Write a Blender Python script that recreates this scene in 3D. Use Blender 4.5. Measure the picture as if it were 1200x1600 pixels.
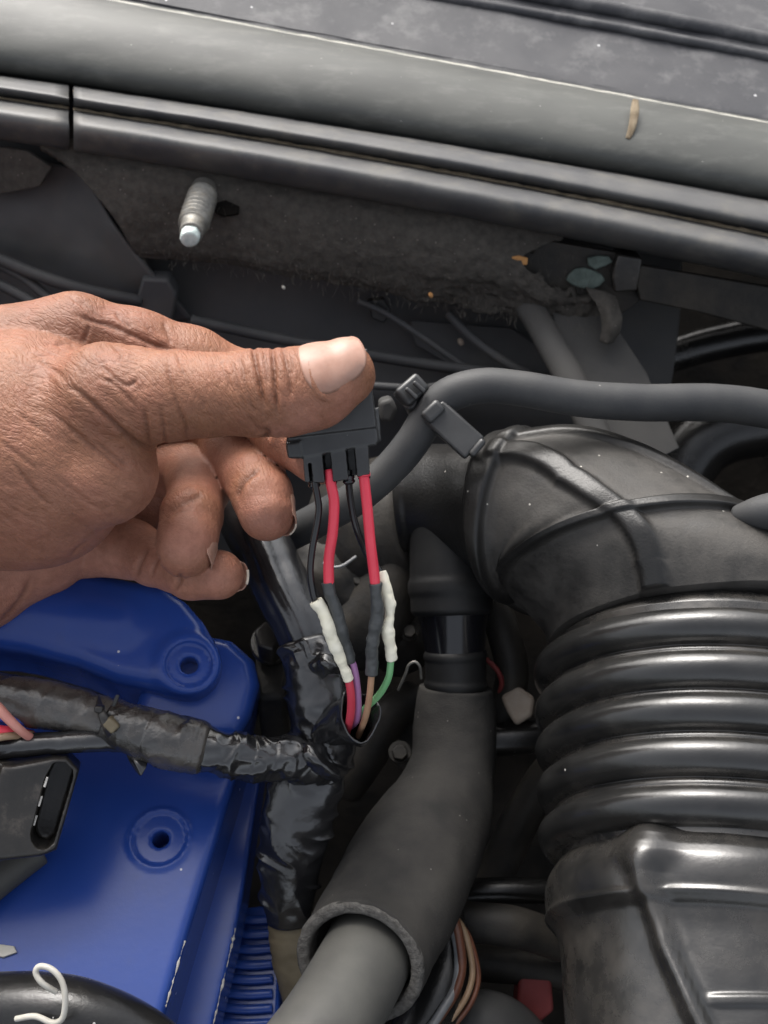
import bpy, bmesh, math
import numpy as np
from mathutils import Vector, Matrix
from mathutils.bvhtree import BVHTree

# ------------------------------------------------------------------ camera, sky, sun, exposure
for o in list(bpy.data.objects):
    bpy.data.objects.remove(o, do_unlink=True)
scene = bpy.context.scene
COL = scene.collection
PITCH = math.radians(62)                 # the phone looks steeply down into the engine bay
CAM = np.array([0.0, -0.16, 1.20])       # metres
AX_R = np.array([1.0, 0.0, 0.0])
AX_F = np.array([0.0, math.cos(PITCH), -math.sin(PITCH)])
AX_U = np.array([0.0, math.sin(PITCH), math.cos(PITCH)])
FPX = 1800.0                             # focal length in photo pixels (1200 x 1600)

cd = bpy.data.cameras.new('camera')
cam = bpy.data.objects.new('camera', cd)
COL.objects.link(cam)
cam.location = CAM
cam.rotation_euler = (math.pi / 2 - PITCH, 0, 0)
cd.sensor_fit = 'VERTICAL'
cd.sensor_height = 24.0
cd.lens = 24.0 * FPX / 1600.0
cd.clip_start = 0.01
cd.clip_end = 50
cd.dof.use_dof = True
cd.dof.focus_distance = 0.345
cd.dof.aperture_fstop = 13
scene.camera = cam

SUN_EL, SUN_AZ = math.radians(40), math.radians(-20)      # azimuth measured from +y towards +x
w = bpy.data.worlds.new('World')
scene.world = w
w.use_nodes = True
nt = w.node_tree
nt.nodes.clear()
sky = nt.nodes.new('ShaderNodeTexSky')
sky.sky_type = 'NISHITA'
sky.sun_disc = False
sky.sun_elevation = SUN_EL
sky.sun_rotation = SUN_AZ
sky.air_density = 1.0
sky.dust_density = 6.0
sky.ozone_density = 0.6
hs = nt.nodes.new('ShaderNodeHueSaturation')               # overcast: nearly colourless
hs.inputs['Saturation'].default_value = 0.32
bg = nt.nodes.new('ShaderNodeBackground')
bg.inputs['Strength'].default_value = 0.15
wo = nt.nodes.new('ShaderNodeOutputWorld')
nt.links.new(sky.outputs[0], hs.inputs['Color'])
nt.links.new(hs.outputs[0], bg.inputs[0])
nt.links.new(bg.outputs[0], wo.inputs[0])

sl = bpy.data.lights.new('sun', 'SUN')
sl.energy = 0.75
sl.angle = math.radians(28)
sl.color = (1.0, 0.985, 0.955)
sun = bpy.data.objects.new('sun', sl)
COL.objects.link(sun)
sd = Vector((math.sin(SUN_AZ) * math.cos(SUN_EL), math.cos(SUN_AZ) * math.cos(SUN_EL), math.sin(SUN_EL)))
sun.rotation_euler = sd.to_track_quat('Z', 'Y').to_euler()
sun.location = (0, 0, 4)

vs = scene.view_settings
vs.view_transform = 'Standard'
vs.look = 'None'
vs.gamma = 1.0
vs.exposure = 1.15
vs.use_curve_mapping = False
scene.cycles.use_denoising = True
scene.cycles.max_bounces = 6
scene.cycles.diffuse_bounces = 3

# ------------------------------------------------------------------ coordinates
# c3: photo pixel + depth (mm) -> camera axes in mm (x right, y down, z away); wld: that -> world metres
def c3(p):
    return np.array([(p[0] - 600.0) * p[2] / FPX, (p[1] - 800.0) * p[2] / FPX, p[2]], float)
def wld(a):
    a = np.asarray(a, float)
    return CAM + (a[..., 0:1] * AX_R - a[..., 1:2] * AX_U + a[..., 2:3] * AX_F) * 0.001
def pxof(a):
    return np.stack([a[..., 0] / a[..., 2] * FPX + 600, a[..., 1] / a[..., 2] * FPX + 800], -1)
def sc(d):                                # mm per photo pixel at depth d
    return d / FPX
def nrm(v):
    v = np.asarray(v, float)
    return v / (np.linalg.norm(v, axis=-1, keepdims=True) + 1e-12)

# ------------------------------------------------------------------ numpy noise
def _h(ix, iy, iz, seed):
    n = (ix * 374761393 + iy * 668265263 + iz * 2147483647 + seed * 974711) & 0xFFFFFFFF
    n = ((n ^ (n >> 13)) * 1274126177) & 0xFFFFFFFF
    n = ((n ^ (n >> 16)) * 2246822519) & 0xFFFFFFFF
    return ((n ^ (n >> 15)) & 0xFFFFFF).astype(np.float64) / 0xFFFFFF * 2 - 1
def vnoise(p, seed=0):
    p = np.asarray(p, float)
    if p.shape[-1] == 2:
        p = np.concatenate([p, np.zeros(p.shape[:-1] + (1,))], -1)
    i = np.floor(p).astype(np.int64)
    f = p - i
    f = f * f * (3 - 2 * f)
    r = 0
    for dx in (0, 1):
        for dy in (0, 1):
            for dz in (0, 1):
                wgt = (f[..., 0] if dx else 1 - f[..., 0]) * (f[..., 1] if dy else 1 - f[..., 1]) * (f[..., 2] if dz else 1 - f[..., 2])
                r = r + wgt * _h(i[..., 0] + dx, i[..., 1] + dy, i[..., 2] + dz, seed)
    return r
def fbm(p, seed=0, oct=3):
    r, a = 0, 1.0
    for k in range(oct):
        r = r + a * vnoise(np.asarray(p) * 2 ** k, seed + k * 7)
        a *= 0.5
    return r
def sstep(a, b, x):
    t = np.clip((x - a) / (b - a), 0, 1)
    return t * t * (3 - 2 * t)

# ------------------------------------------------------------------ object helpers
WL = {}
def thing(name, label, cat, at, group=None):
    o = bpy.data.objects.new(name, None)
    o.empty_display_size = 0.01
    COL.objects.link(o)
    loc = wld(c3(at))
    o.location = loc
    WL[o] = loc
    tag(o, label, cat, group)
    return o
def tag(o, label=None, cat=None, group=None, kind=None):
    if label: o['label'] = label
    if cat: o['category'] = cat
    if group: o['group'] = group
    if kind: o['kind'] = kind
    return o
def mesh_obj(name, cv, faces, m, parent=None, smooth=True, sharp=None, bevel=None, solid=None, sub=0):
    """cv: vertices in camera mm. One mesh object with its origin at its middle."""
    wv = wld(np.asarray(cv, float).reshape(-1, 3))
    c = (wv.min(0) + wv.max(0)) / 2
    me = bpy.data.meshes.new(name)
    me.from_pydata((wv - c).tolist(), [], faces)
    me.update()
    if smooth:
        me.polygons.foreach_set('use_smooth', np.ones(len(me.polygons), bool))
    o = bpy.data.objects.new(name, me)
    COL.objects.link(o)
    WL[o] = c
    if parent is not None:
        o.parent = parent
        o.location = c - WL[parent]
    else:
        o.location = c
    if m is not None:
        me.materials.append(m)
    if solid:
        md = o.modifiers.new('thickness', 'SOLIDIFY')
        md.thickness = abs(solid) * 0.001
        md.offset = -1 if solid > 0 else 1
    if bevel:
        md = o.modifiers.new('bevel', 'BEVEL')
        md.width = bevel * 0.001
        md.segments = 3
        md.limit_method = 'ANGLE'
        md.angle_limit = math.radians(35)
    if sub:
        md = o.modifiers.new('sub', 'SUBSURF')
        md.levels = md.render_levels = sub
    if sharp is not None:
        me.set_sharp_from_angle(angle=math.radians(sharp))
    return o

def catmull(pts, n):
    pts = np.asarray(pts, float)
    m = len(pts)
    if m == 2:
        t = np.linspace(0, 1, n)[:, None]
        return pts[0] * (1 - t) + pts[1] * t
    e = np.concatenate([[2 * pts[0] - pts[1]], pts, [2 * pts[-1] - pts[-2]]])
    t = np.linspace(0, m - 1, n)
    i = np.minimum(t.astype(int), m - 2)
    f = (t - i)
    shp = (-1,) + (1,) * (pts.ndim - 1)
    f = f.reshape(shp)
    p0, p1, p2, p3 = e[i], e[i + 1], e[i + 2], e[i + 3]
    return 0.5 * (2 * p1 + (p2 - p0) * f + (2 * p0 - 5 * p1 + 4 * p2 - p3) * f ** 2 + (3 * p1 - p0 - 3 * p2 + p3) * f ** 3)

def path(pts, n):
    """pts (px,py,d,r_px) -> evenly spaced centres (mm) and radii (mm)."""
    a = np.array([list(c3(p)) + [p[3] * sc(p[2])] for p in pts])
    q = catmull(a, n * 6)
    L = np.concatenate([[0], np.cumsum(np.linalg.norm(np.diff(q[:, :3], axis=0), axis=1))])
    s = np.linspace(0, L[-1], n)
    return np.stack([np.interp(s, L, q[:, k]) for k in range(4)], 1), s

def sweep(pts, n=40, nt=24, disp=None, flat=None, cap=True, inner=None):
    """tube along pts; theta 0 faces the camera. disp(s_mm, theta, centre) adds mm to the radius."""
    q, s = path(pts, n)
    c, r = q[:, :3], q[:, 3]
    t = nrm(np.gradient(c, axis=0))
    ref = np.array([0, 0, -1.0])
    nn = nrm(ref - t * (t @ ref)[:, None])
    b = np.cross(t, nn)
    th = np.linspace(0, 2 * math.pi, nt, endpoint=False)
    R = np.repeat(r[:, None], nt, 1)
    dirs = nn[:, None] * np.cos(th)[None, :, None] + b[:, None] * np.sin(th)[None, :, None]
    if flat is not None:
        dirs = nn[:, None] * np.cos(th)[None, :, None] * flat + b[:, None] * np.sin(th)[None, :, None]
    if disp is not None:
        R = R + disp(s[:, None] + 0 * R, th[None, :] + 0 * R, c[:, None] + dirs * R[..., None])
    v = c[:, None] + dirs * R[..., None]
    V = v.reshape(-1, 3)
    F = []
    for i in range(n - 1):
        for j in range(nt):
            k = (j + 1) % nt
            F.append((i * nt + j, i * nt + k, (i + 1) * nt + k, (i + 1) * nt + j))
    if inner:                              # hollow end: turn in and go back down the bore
        m0 = len(V)
        rows = []
        for (i, f) in ((n - 1, inner), (max(n - 1 - max(3, n // 6), 0), inner)):
            rows.append(c[i] + dirs[i] * (R[i] * f)[:, None])
        V = np.concatenate([V] + rows)
        base = [(n - 1) * nt, m0, m0 + nt]
        for a0, a1 in zip(base[:-1], base[1:]):
            for j in range(nt):
                k = (j + 1) % nt
                F.append((a0 + j, a0 + k, a1 + k, a1 + j))
        F.append(tuple(m0 + nt + j for j in range(nt)))
        F.append(tuple(range(nt))[::-1])
    elif cap:
        # rounded caps: one shrunk ring and a tip
        for end in (0, n - 1):
            sgn = -1 if end == 0 else 1
            ring0 = end * nt
            prev = ring0
            for (f, g) in ((0.92, 0.25), (0.70, 0.42), (0.35, 0.5)):
                m0 = len(V)
                V = np.concatenate([V, c[end] + dirs[end] * (R[end] * f)[:, None] + sgn * t[end] * R[end].mean() * g * (cap if cap is not True else 0.35)])
                for j in range(nt):
                    k = (j + 1) % nt
                    q4 = (prev + j, prev + k, m0 + k, m0 + j)
                    F.append(q4 if end else q4[::-1])
                prev = m0
            F.append(tuple(prev + j for j in range(nt)) if end else tuple(prev + j for j in range(nt))[::-1])
    return V, F

def tube(name, pts, m, parent=None, n=40, nt=24, **kw):
    ok = {k: kw.pop(k) for k in ('smooth', 'sharp', 'bevel', 'sub') if k in kw}
    V, F = sweep(pts, n, nt, **kw)
    return mesh_obj(name, V, F, m, parent, **ok)

def surf(name, rows, m, parent=None, nu=60, nv=None, solid=None, disp=None, smooth=True):
    """rows of (px,py,d) control points -> smooth sheet; rows run left to right, top to bottom."""
    A = np.array([[c3(p) for p in r] for r in rows])
    A = catmull(A.transpose(1, 0, 2), nu).transpose(1, 0, 2)
    if nv: A = catmull(A, nv)
    if disp is not None:
        A = A + disp(A)
    nr, nc = A.shape[:2]
    F = [(i * nc + j, (i + 1) * nc + j, (i + 1) * nc + j + 1, i * nc + j + 1) for i in range(nr - 1) for j in range(nc - 1)]
    return mesh_obj(name, A.reshape(-1, 3), F, m, parent, smooth, solid=solid)

class Plane:
    """plane through three (px,py,d) points, normal towards the camera"""
    def __init__(s, a, b, c):
        s.o = c3(a)
        n = nrm(np.cross(c3(b) - s.o, c3(c) - s.o))
        s.n = n if n @ s.o < 0 else -n
        s.e1 = nrm(np.array([1.0, 0, 0]) - s.n * s.n[0])
        s.e2 = np.cross(s.n, s.e1)
        if s.e2[1] < 0: s.e2 = -s.e2
    def at(s, px, py, h=0.0):
        r = np.array([(px - 600) / FPX, (py - 800) / FPX, 1.0])
        o = s.o + s.n * h
        return r * ((o @ s.n) / (r @ s.n))
    def uv(s, px, py, h=0.0):
        p = s.at(px, py, h) - s.o
        return p @ s.e1, p @ s.e2

def plate(name, poly, pl, thick, m, parent=None, bevel=0.6, h=0.0, back=None, smooth=True):
    """outline in pixels on a plane, given real thickness away from the camera"""
    top = np.array([pl.at(x, y, h) for x, y in poly])
    bot = top - pl.n * thick
    n = len(poly)
    c = np.cross(top[1] - top[0], top[2] - top[1])
    area = sum(np.cross(top[i] - top[0], top[(i + 1) % n] - top[0]) for i in range(n))
    rev = (area @ pl.n) < 0          # winding seen from the camera side (camera axes are y-down: handedness flips)
    V = np.concatenate([top, bot])
    F = [tuple(range(n)), tuple(range(2 * n - 1, n - 1, -1))] + [(i, n + i, n + (i + 1) % n, (i + 1) % n) for i in range(n)]
    o = mesh_obj(name, V, F, m, parent, smooth, bevel=bevel)
    bm = bmesh.new(); bm.from_mesh(o.data); bmesh.ops.recalc_face_normals(bm, faces=bm.faces); bm.to_mesh(o.data); bm.free()
    o.data.set_sharp_from_angle(angle=math.radians(30))
    return o

def fix_normals(o):
    bm = bmesh.new(); bm.from_mesh(o.data); bmesh.ops.recalc_face_normals(bm, faces=bm.faces); bm.to_mesh(o.data); bm.free()
    return o

# ------------------------------------------------------------------ signed-distance modelling (surface nets)
def surface_nets(fn, lo, hi, vox):
    lo = np.asarray(lo, float)
    n = [int(math.ceil((hi[k] - lo[k]) / vox)) + 1 for k in range(3)]
    g = [(lo[k] + np.arange(n[k]) * vox).astype(np.float32) for k in range(3)]
    # evaluate only the blocks that the surface can pass through
    v = np.empty(n, np.float32)
    B = 16
    ci = [np.arange(0, n[k], B) for k in range(3)]
    mid = [np.minimum(ci[k] + B / 2, n[k] - 1) * vox + lo[k] for k in range(3)]
    cv_ = fn(*np.meshgrid(*[m_.astype(np.float32) for m_ in mid], indexing='ij', sparse=True))
    lim = B * vox * 0.5 * 1.7321 * 1.25 + vox
    for a_, i0 in enumerate(ci[0]):
        for b_, j0 in enumerate(ci[1]):
            for c_, k0 in enumerate(ci[2]):
                sl_ = (slice(i0, i0 + B), slice(j0, j0 + B), slice(k0, k0 + B))
                if abs(cv_[a_, b_, c_]) > lim:
                    v[sl_] = cv_[a_, b_, c_]
                else:
                    v[sl_] = fn(*np.meshgrid(g[0][sl_[0]], g[1][sl_[1]], g[2][sl_[2]], indexing='ij', sparse=True))
    ins = v < 0
    cc = ins[:-1, :-1, :-1].astype(np.int8)
    for dx in (0, 1):
        for dy in (0, 1):
            for dz in (0, 1):
                if dx or dy or dz:
                    cc = cc + ins[dx:n[0] - 1 + dx, dy:n[1] - 1 + dy, dz:n[2] - 1 + dz]
    act = (cc > 0) & (cc < 8)
    I = np.argwhere(act)
    idx = -np.ones(act.shape, np.int32)
    idx[act] = np.arange(len(I))
    acc = np.zeros((len(I), 3)); cnt = np.zeros(len(I))
    for ax in range(3):
        o1, o2 = [k for k in range(3) if k != ax]
        for a in (0, 1):
            for b in (0, 1):
                off = [0, 0, 0]; off[o1] = a; off[o2] = b
                A = I + off
                B = A.copy(); B[:, ax] += 1
                va = v[A[:, 0], A[:, 1], A[:, 2]]; vb = v[B[:, 0], B[:, 1], B[:, 2]]
                cr = (va < 0) != (vb < 0)
                t = np.where(cr, va / np.where(cr, va - vb, 1), 0)
                p = np.array([0.0, 0, 0]) + off
                P = np.tile(p, (len(I), 1)); P[:, ax] += t
                acc += np.where(cr[:, None], P, 0); cnt += cr
    V = lo + (I + acc / cnt[:, None]) * vox
    F = []
    for ax in range(3):
        o1, o2 = [(1, 2), (2, 0), (0, 1)][ax]
        sl0 = [slice(None)] * 3; sl1 = [slice(None)] * 3
        sl0[ax] = slice(0, n[ax] - 1); sl1[ax] = slice(1, n[ax])
        for k in (o1, o2):
            sl0[k] = sl1[k] = slice(1, n[k] - 1)
        a, b = ins[tuple(sl0)], ins[tuple(sl1)]
        E = np.argwhere(a != b)
        fl = a[tuple(E.T)]
        E = E.copy(); E[:, o1] += 1; E[:, o2] += 1
        q = []
        for (da, db) in ((-1, -1), (0, -1), (0, 0), (-1, 0)):
            C = E.copy(); C[:, o1] += da; C[:, o2] += db
            q.append(idx[C[:, 0], C[:, 1], C[:, 2]])
        q = np.stack(q, 1)
        # keep outward winding
        q[~fl] = q[~fl][:, ::-1]
        F.append(q)
    return V, np.concatenate(F)

def s_cone(X, Y, Z, a, b, ra, rb):
    d = b - a
    L2 = float(d @ d) + 1e-9
    h = np.clip(((X - a[0]) * d[0] + (Y - a[1]) * d[1] + (Z - a[2]) * d[2]) / L2, 0, 1)
    return np.sqrt((X - a[0] - h * d[0]) ** 2 + (Y - a[1] - h * d[1]) ** 2 + (Z - a[2] - h * d[2]) ** 2) - (ra + (rb - ra) * h)
def s_ell(X, Y, Z, c, r, rot=0.0):
    x, y, z = X - c[0], Y - c[1], Z - c[2]
    if rot:
        co, si = math.cos(rot), math.sin(rot)
        x, y = x * co + y * si, -x * si + y * co
    k0 = np.sqrt((x / r[0]) ** 2 + (y / r[1]) ** 2 + (z / r[2]) ** 2)
    k1 = np.sqrt((x / r[0] ** 2) ** 2 + (y / r[1] ** 2) ** 2 + (z / r[2] ** 2) ** 2) + 1e-6
    return k0 * (k0 - 1) / k1
def smin(a, b, k):
    h = np.maximum(k - np.abs(a - b), 0) / k
    return np.minimum(a, b) - h * h * k * 0.25
def smax(a, b, k):
    return -smin(-a, -b, k)
def s_poly2(u, v, P):
    """exact signed distance to a 2-D polygon"""
    P = np.asarray(P, float)
    d = None; s = None
    for i in range(len(P)):
        a, b = P[i], P[i - 1]
        e = b - a
        wx, wy = u - a[0], v - a[1]
        t = np.clip((wx * e[0] + wy * e[1]) / (e @ e + 1e-12), 0, 1)
        dd = (wx - e[0] * t) ** 2 + (wy - e[1] * t) ** 2
        d = dd if d is None else np.minimum(d, dd)
        c1, c2, c3_ = v >= a[1], v < b[1], e[0] * wy > e[1] * wx
        f = (c1 & c2 & c3_) | (~c1 & ~c2 & ~c3_)
        s = np.where(f, -1.0, 1.0) if s is None else np.where(f, -s, s)
    return s * np.sqrt(d)
def s_extr(X, Y, Z, pl, P, h0, h1, rnd):
    """polygon P (plane uv, mm) between heights h0..h1 over the plane, rounded by rnd"""
    x, y, z = X - pl.o[0], Y - pl.o[1], Z - pl.o[2]
    u = x * pl.e1[0] + y * pl.e1[1] + z * pl.e1[2]
    v = x * pl.e2[0] + y * pl.e2[1] + z * pl.e2[2]
    h = x * pl.n[0] + y * pl.n[1] + z * pl.n[2]
    d2 = s_poly2(u, v, P) + rnd
    dz = np.abs(h - (h0 + h1) / 2) - (h1 - h0) / 2 + rnd
    return np.minimum(np.maximum(d2, dz), 0) + np.sqrt(np.maximum(d2, 0) ** 2 + np.maximum(dz, 0) ** 2) - rnd
def s_cyl(X, Y, Z, pl, uv, r, h0, h1, rnd=0.3):
    x, y, z = X - pl.o[0], Y - pl.o[1], Z - pl.o[2]
    u = x * pl.e1[0] + y * pl.e1[1] + z * pl.e1[2] - uv[0]
    v = x * pl.e2[0] + y * pl.e2[1] + z * pl.e2[2] - uv[1]
    h = x * pl.n[0] + y * pl.n[1] + z * pl.n[2]
    d2 = np.sqrt(u * u + v * v) - r + rnd
    dz = np.abs(h - (h0 + h1) / 2) - (h1 - h0) / 2 + rnd
    return np.minimum(np.maximum(d2, dz), 0) + np.sqrt(np.maximum(d2, 0) ** 2 + np.maximum(dz, 0) ** 2) - rnd

# ------------------------------------------------------------------ materials
def mat(name, c1, c2=None, scale=120, rough=0.5, rough2=None, metal=0.0, spec=0.5, bump=(), dust=None, specks=None,
        coat=0.0, sss=None, gate=None, aniso_rough=None, stretch=None, low=0.35, high=0.65):
    m = bpy.data.materials.new(name)
    m.use_nodes = True
    t = m.node_tree
    N, L = t.nodes, t.links
    b = N['Principled BSDF']
    tc = N.new('ShaderNodeTexCoord')
    co = tc.outputs['Object']
    if stretch:
        mp = N.new('ShaderNodeMapping'); mp.inputs['Scale'].default_value = stretch
        L.new(co, mp.inputs[0]); co = mp.outputs[0]
    def noise(sc_, det=6, rg=0.6):
        n = N.new('ShaderNodeTexNoise')
        n.inputs['Scale'].default_value = sc_; n.inputs['Detail'].default_value = det; n.inputs['Roughness'].default_value = rg
        L.new(co, n.inputs['Vector'])
        return n.outputs[0]
    def ramp(src, a, b_):
        r = N.new('ShaderNodeMapRange'); r.inputs[1].default_value = a; r.inputs[2].default_value = b_
        L.new(src, r.inputs[0]); return r.outputs[0]
    def mix(f, x, y):
        k = N.new('ShaderNodeMix'); k.data_type = 'RGBA'
        L.new(f, k.inputs[0]) if not isinstance(f, float) else setattr(k.inputs[0], 'default_value', f)
        for s_, i in ((x, 6), (y, 7)):
            if isinstance(s_, tuple): k.inputs[i].default_value = s_ + (1,)
            else: L.new(s_, k.inputs[i])
        return k.outputs[2]
    base = None
    col = c1
    if c2:
        col = mix(ramp(noise(scale), low, high), c1, c2)
    rg = None
    if dust:                                # (colour, scale, lo, hi)
        f = ramp(noise(dust[1], 8, 0.7), dust[2], dust[3])
        if gate:
            ga = N.new('ShaderNodeAttribute'); ga.attribute_name = gate
            gm = N.new('ShaderNodeMath'); gm.operation = 'MULTIPLY'; L.new(f, gm.inputs[0]); L.new(ga.outputs['Fac'], gm.inputs[1]); f = gm.outputs[0]
        col = mix(f, col if not isinstance(col, tuple) else col, dust[0])
        rg = f
    if specks:                              # (colour, scale, size, share)
        vo = N.new('ShaderNodeTexVoronoi'); vo.inputs['Scale'].default_value = specks[1]
        L.new(co, vo.inputs['Vector'])
        lt = N.new('ShaderNodeMath'); lt.operation = 'LESS_THAN'; lt.inputs[1].default_value = specks[2]
        L.new(vo.outputs['Distance'], lt.inputs[0])
        sx = N.new('ShaderNodeSeparateColor'); L.new(vo.outputs['Color'], sx.inputs[0])
        l2 = N.new('ShaderNodeMath'); l2.operation = 'LESS_THAN'; l2.inputs[1].default_value = specks[3]
        L.new(sx.outputs[0], l2.inputs[0])
        mu = N.new('ShaderNodeMath'); mu.operation = 'MULTIPLY'; L.new(lt.outputs[0], mu.inputs[0]); L.new(l2.outputs[0], mu.inputs[1])
        col = mix(mu.outputs[0], col, specks[0])
    if isinstance(col, tuple): b.inputs['Base Color'].default_value = col + (1,)
    else: L.new(col, b.inputs['Base Color'])
    b.inputs['Roughness'].default_value = rough
    if rough2 is not None:
        mr = N.new('ShaderNodeMapRange'); mr.inputs[1].default_value = 0.3; mr.inputs[2].default_value = 0.7
        mr.inputs[3].default_value = rough; mr.inputs[4].default_value = rough2
        L.new(rg if rg is not None else noise(scale * 0.7), mr.inputs[0])
        if rg is not None: mr.inputs[1].default_value = 0; mr.inputs[2].default_value = 1
        L.new(mr.outputs[0], b.inputs['Roughness'])
    b.inputs['Metallic'].default_value = metal
    b.inputs['Specular IOR Level'].default_value = spec
    b.inputs['Coat Weight'].default_value = coat
    b.inputs['Coat Roughness'].default_value = 0.12
    if sss:
        b.inputs['Subsurface Weight'].default_value = sss[0]
        b.inputs['Subsurface Radius'].default_value = sss[1]
        b.inputs['Subsurface Scale'].default_value = sss[2]
    last = None
    for (s_, st, dist) in bump:
        bp = N.new('ShaderNodeBump'); bp.inputs['Strength'].default_value = st; bp.inputs['Distance'].default_value = dist
        L.new(noise(s_, 5, 0.65), bp.inputs['Height'])
        if last is not None: L.new(last, bp.inputs['Normal'])
        last = bp.outputs[0]
    if last is not None: L.new(last, b.inputs['Normal'])
    return m

M = {}
M['rubber_shiny'] = mat('glossy black bellows rubber', (0.009, 0.009, 0.009), (0.016, 0.0158, 0.0155), 60, rough=0.24, rough2=0.48, spec=0.7, gate='dusty', dust=((0.075, 0.066, 0.056), 60, 0.36, 0.72), specks=((0.35, 0.34, 0.32), 230, 0.09, 0.05), bump=((900, 0.12, 0.0004), (160, 0.10, 0.0008)))
M['plastic_gloss'] = mat('glossy black plastic', (0.008, 0.008, 0.010), None, rough=0.16, spec=0.6)
M['rubber'] = mat('black rubber', (0.008, 0.008, 0.008), (0.014, 0.0135, 0.013), 60, rough=0.23, rough2=0.46, dust=((0.045, 0.041, 0.036), 45, 0.52, 0.9),
                  specks=((0.35, 0.34, 0.32), 260, 0.10, 0.05), bump=((900, 0.25, 0.0004), (160, 0.15, 0.0008)))
M['rubber_dusty'] = mat('dusty black rubber', (0.009, 0.009, 0.009), (0.015, 0.0145, 0.014), 50, rough=0.30, rough2=0.7, spec=0.4, gate='dusty', dust=((0.056, 0.052, 0.047), 70, 0.22, 0.60),
                  specks=((0.40, 0.38, 0.34), 300, 0.11, 0.05), bump=((1100, 0.35, 0.0004), (140, 0.2, 0.0010)))
M['rubber_matte'] = mat('matt black rubber', (0.009, 0.009, 0.0095), (0.015, 0.015, 0.015), 60, rough=0.5, spec=0.3, bump=((900, 0.2, 0.0004),))
M['hose'] = mat('matt grey-black hose rubber', (0.034, 0.035, 0.037), (0.050, 0.050, 0.050), 60, rough=0.6, spec=0.35, specks=((0.22, 0.21, 0.2), 300, 0.09, 0.03), bump=((1200, 0.25, 0.0003),))
M['foam'] = mat('grey-black foam sleeve', (0.022, 0.0215, 0.021), (0.050, 0.047, 0.043), 28, rough=0.85, spec=0.2, specks=((0.16, 0.15, 0.14), 380, 0.10, 0.10), bump=((1500, 0.5, 0.0005),))
M['foam_edge'] = mat('rough cut foam edge', (0.075, 0.071, 0.066), (0.125, 0.12, 0.112), 500, rough=0.95, spec=0.1, bump=((1100, 0.9, 0.0012),))
M['pipe'] = mat('grey rubber pipe', (0.058, 0.057, 0.053), (0.084, 0.082, 0.074), 50, rough=0.55, spec=0.35, specks=((0.4, 0.4, 0.4), 150, 0.08, 0.03), bump=((800, 0.15, 0.0003),))
M['tape'] = mat('glossy black insulating tape', (0.010, 0.010, 0.011), (0.018, 0.018, 0.019), 90, rough=0.13, rough2=0.28, spec=0.9, bump=((420, 0.15, 0.0006), (120, 0.15, 0.0012)))
M['tape_dusty'] = mat('dusty black insulating tape', (0.022, 0.021, 0.020), (0.034, 0.032, 0.030), 60, rough=0.22, rough2=0.45, spec=0.8, dust=((0.10, 0.085, 0.07), 70, 0.45, 0.8), bump=((420, 0.4, 0.0006), (150, 0.3, 0.0012)))
M['plastic'] = mat('black moulded plastic', (0.016, 0.016, 0.016), (0.022, 0.022, 0.022), 90, rough=0.4, bump=((1500, 0.15, 0.0002),))
M['plastic_dirty'] = mat('dirty black plastic', (0.014, 0.013, 0.012), (0.026, 0.023, 0.020), 80, rough=0.34, rough2=0.6, dust=((0.085, 0.072, 0.06), 140, 0.55, 0.8), bump=((700, 0.3, 0.0004),))
M['conn'] = mat('charcoal connector plastic', (0.028, 0.0285, 0.029), (0.040, 0.0405, 0.041), 120, rough=0.33, specks=((0.15, 0.15, 0.15), 500, 0.1, 0.03), bump=((2200, 0.2, 0.0002),))
M['dark'] = mat('near-black deep shade', (0.006, 0.006, 0.006), (0.013, 0.0115, 0.010), 25, rough=0.9, spec=0.02, bump=((200, 0.4, 0.002),))  # near-black colour standing in for shade in the depths and the felt hole
M['dark_metal'] = mat('grimy dark metal', (0.018, 0.0175, 0.017), (0.040, 0.035, 0.029), 60, rough=0.55, spec=0.3, metal=0.15, bump=((300, 0.3, 0.001),))
M['panel'] = mat('dusty dark grey sheet', (0.052, 0.053, 0.056), (0.074, 0.074, 0.074), 18, rough=0.65, spec=0.3, dust=((0.085, 0.08, 0.072), 30, 0.5, 0.9), bump=((500, 0.12, 0.0004),))
M['bracket'] = mat('grey painted bracket', (0.032, 0.0315, 0.031), (0.050, 0.048, 0.045), 30, rough=0.65, spec=0.3, bump=((500, 0.15, 0.0004),))
M['felt'] = mat('matted black felt', (0.056, 0.052, 0.047), (0.080, 0.074, 0.066), 300, rough=0.95, spec=0.05, specks=((0.17, 0.155, 0.14), 520, 0.16, 0.16), bump=((1300, 0.7, 0.0010), (420, 0.25, 0.0014)))
M['cowl'] = mat('dusty grey plastic', (0.036, 0.037, 0.042), (0.056, 0.056, 0.060), 26, rough=0.62, spec=0.35, dust=((0.15, 0.148, 0.148), 60, 0.50, 0.86), specks=((0.5, 0.5, 0.5), 160, 0.10, 0.10), bump=((420, 0.25, 0.0006),))
M['lip'] = mat('weathered grey-green moulding', (0.046, 0.048, 0.045), (0.066, 0.068, 0.062), 16, rough=0.5, spec=0.4, dust=((0.13, 0.13, 0.12), 60, 0.5, 0.95), stretch=(1.0, 3.0, 3.0), specks=((0.45, 0.45, 0.4), 240, 0.08, 0.06), bump=((500, 0.12, 0.0004),))
M['lip_edge'] = mat('pale worn edge', (0.33, 0.32, 0.28), (0.50, 0.48, 0.42), 120, rough=0.6)
M['seal'] = mat('rubber weatherstrip', (0.052, 0.053, 0.056), (0.078, 0.077, 0.075), 40, rough=0.46, rough2=0.68, spec=0.4, dust=((0.13, 0.122, 0.105), 90, 0.5, 0.85), bump=((700, 0.2, 0.0004),))
M['sand'] = mat('sandy dust', (0.16, 0.125, 0.085), (0.27, 0.22, 0.155), 220, rough=0.95, spec=0.1, bump=((900, 0.8, 0.0008),))
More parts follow.
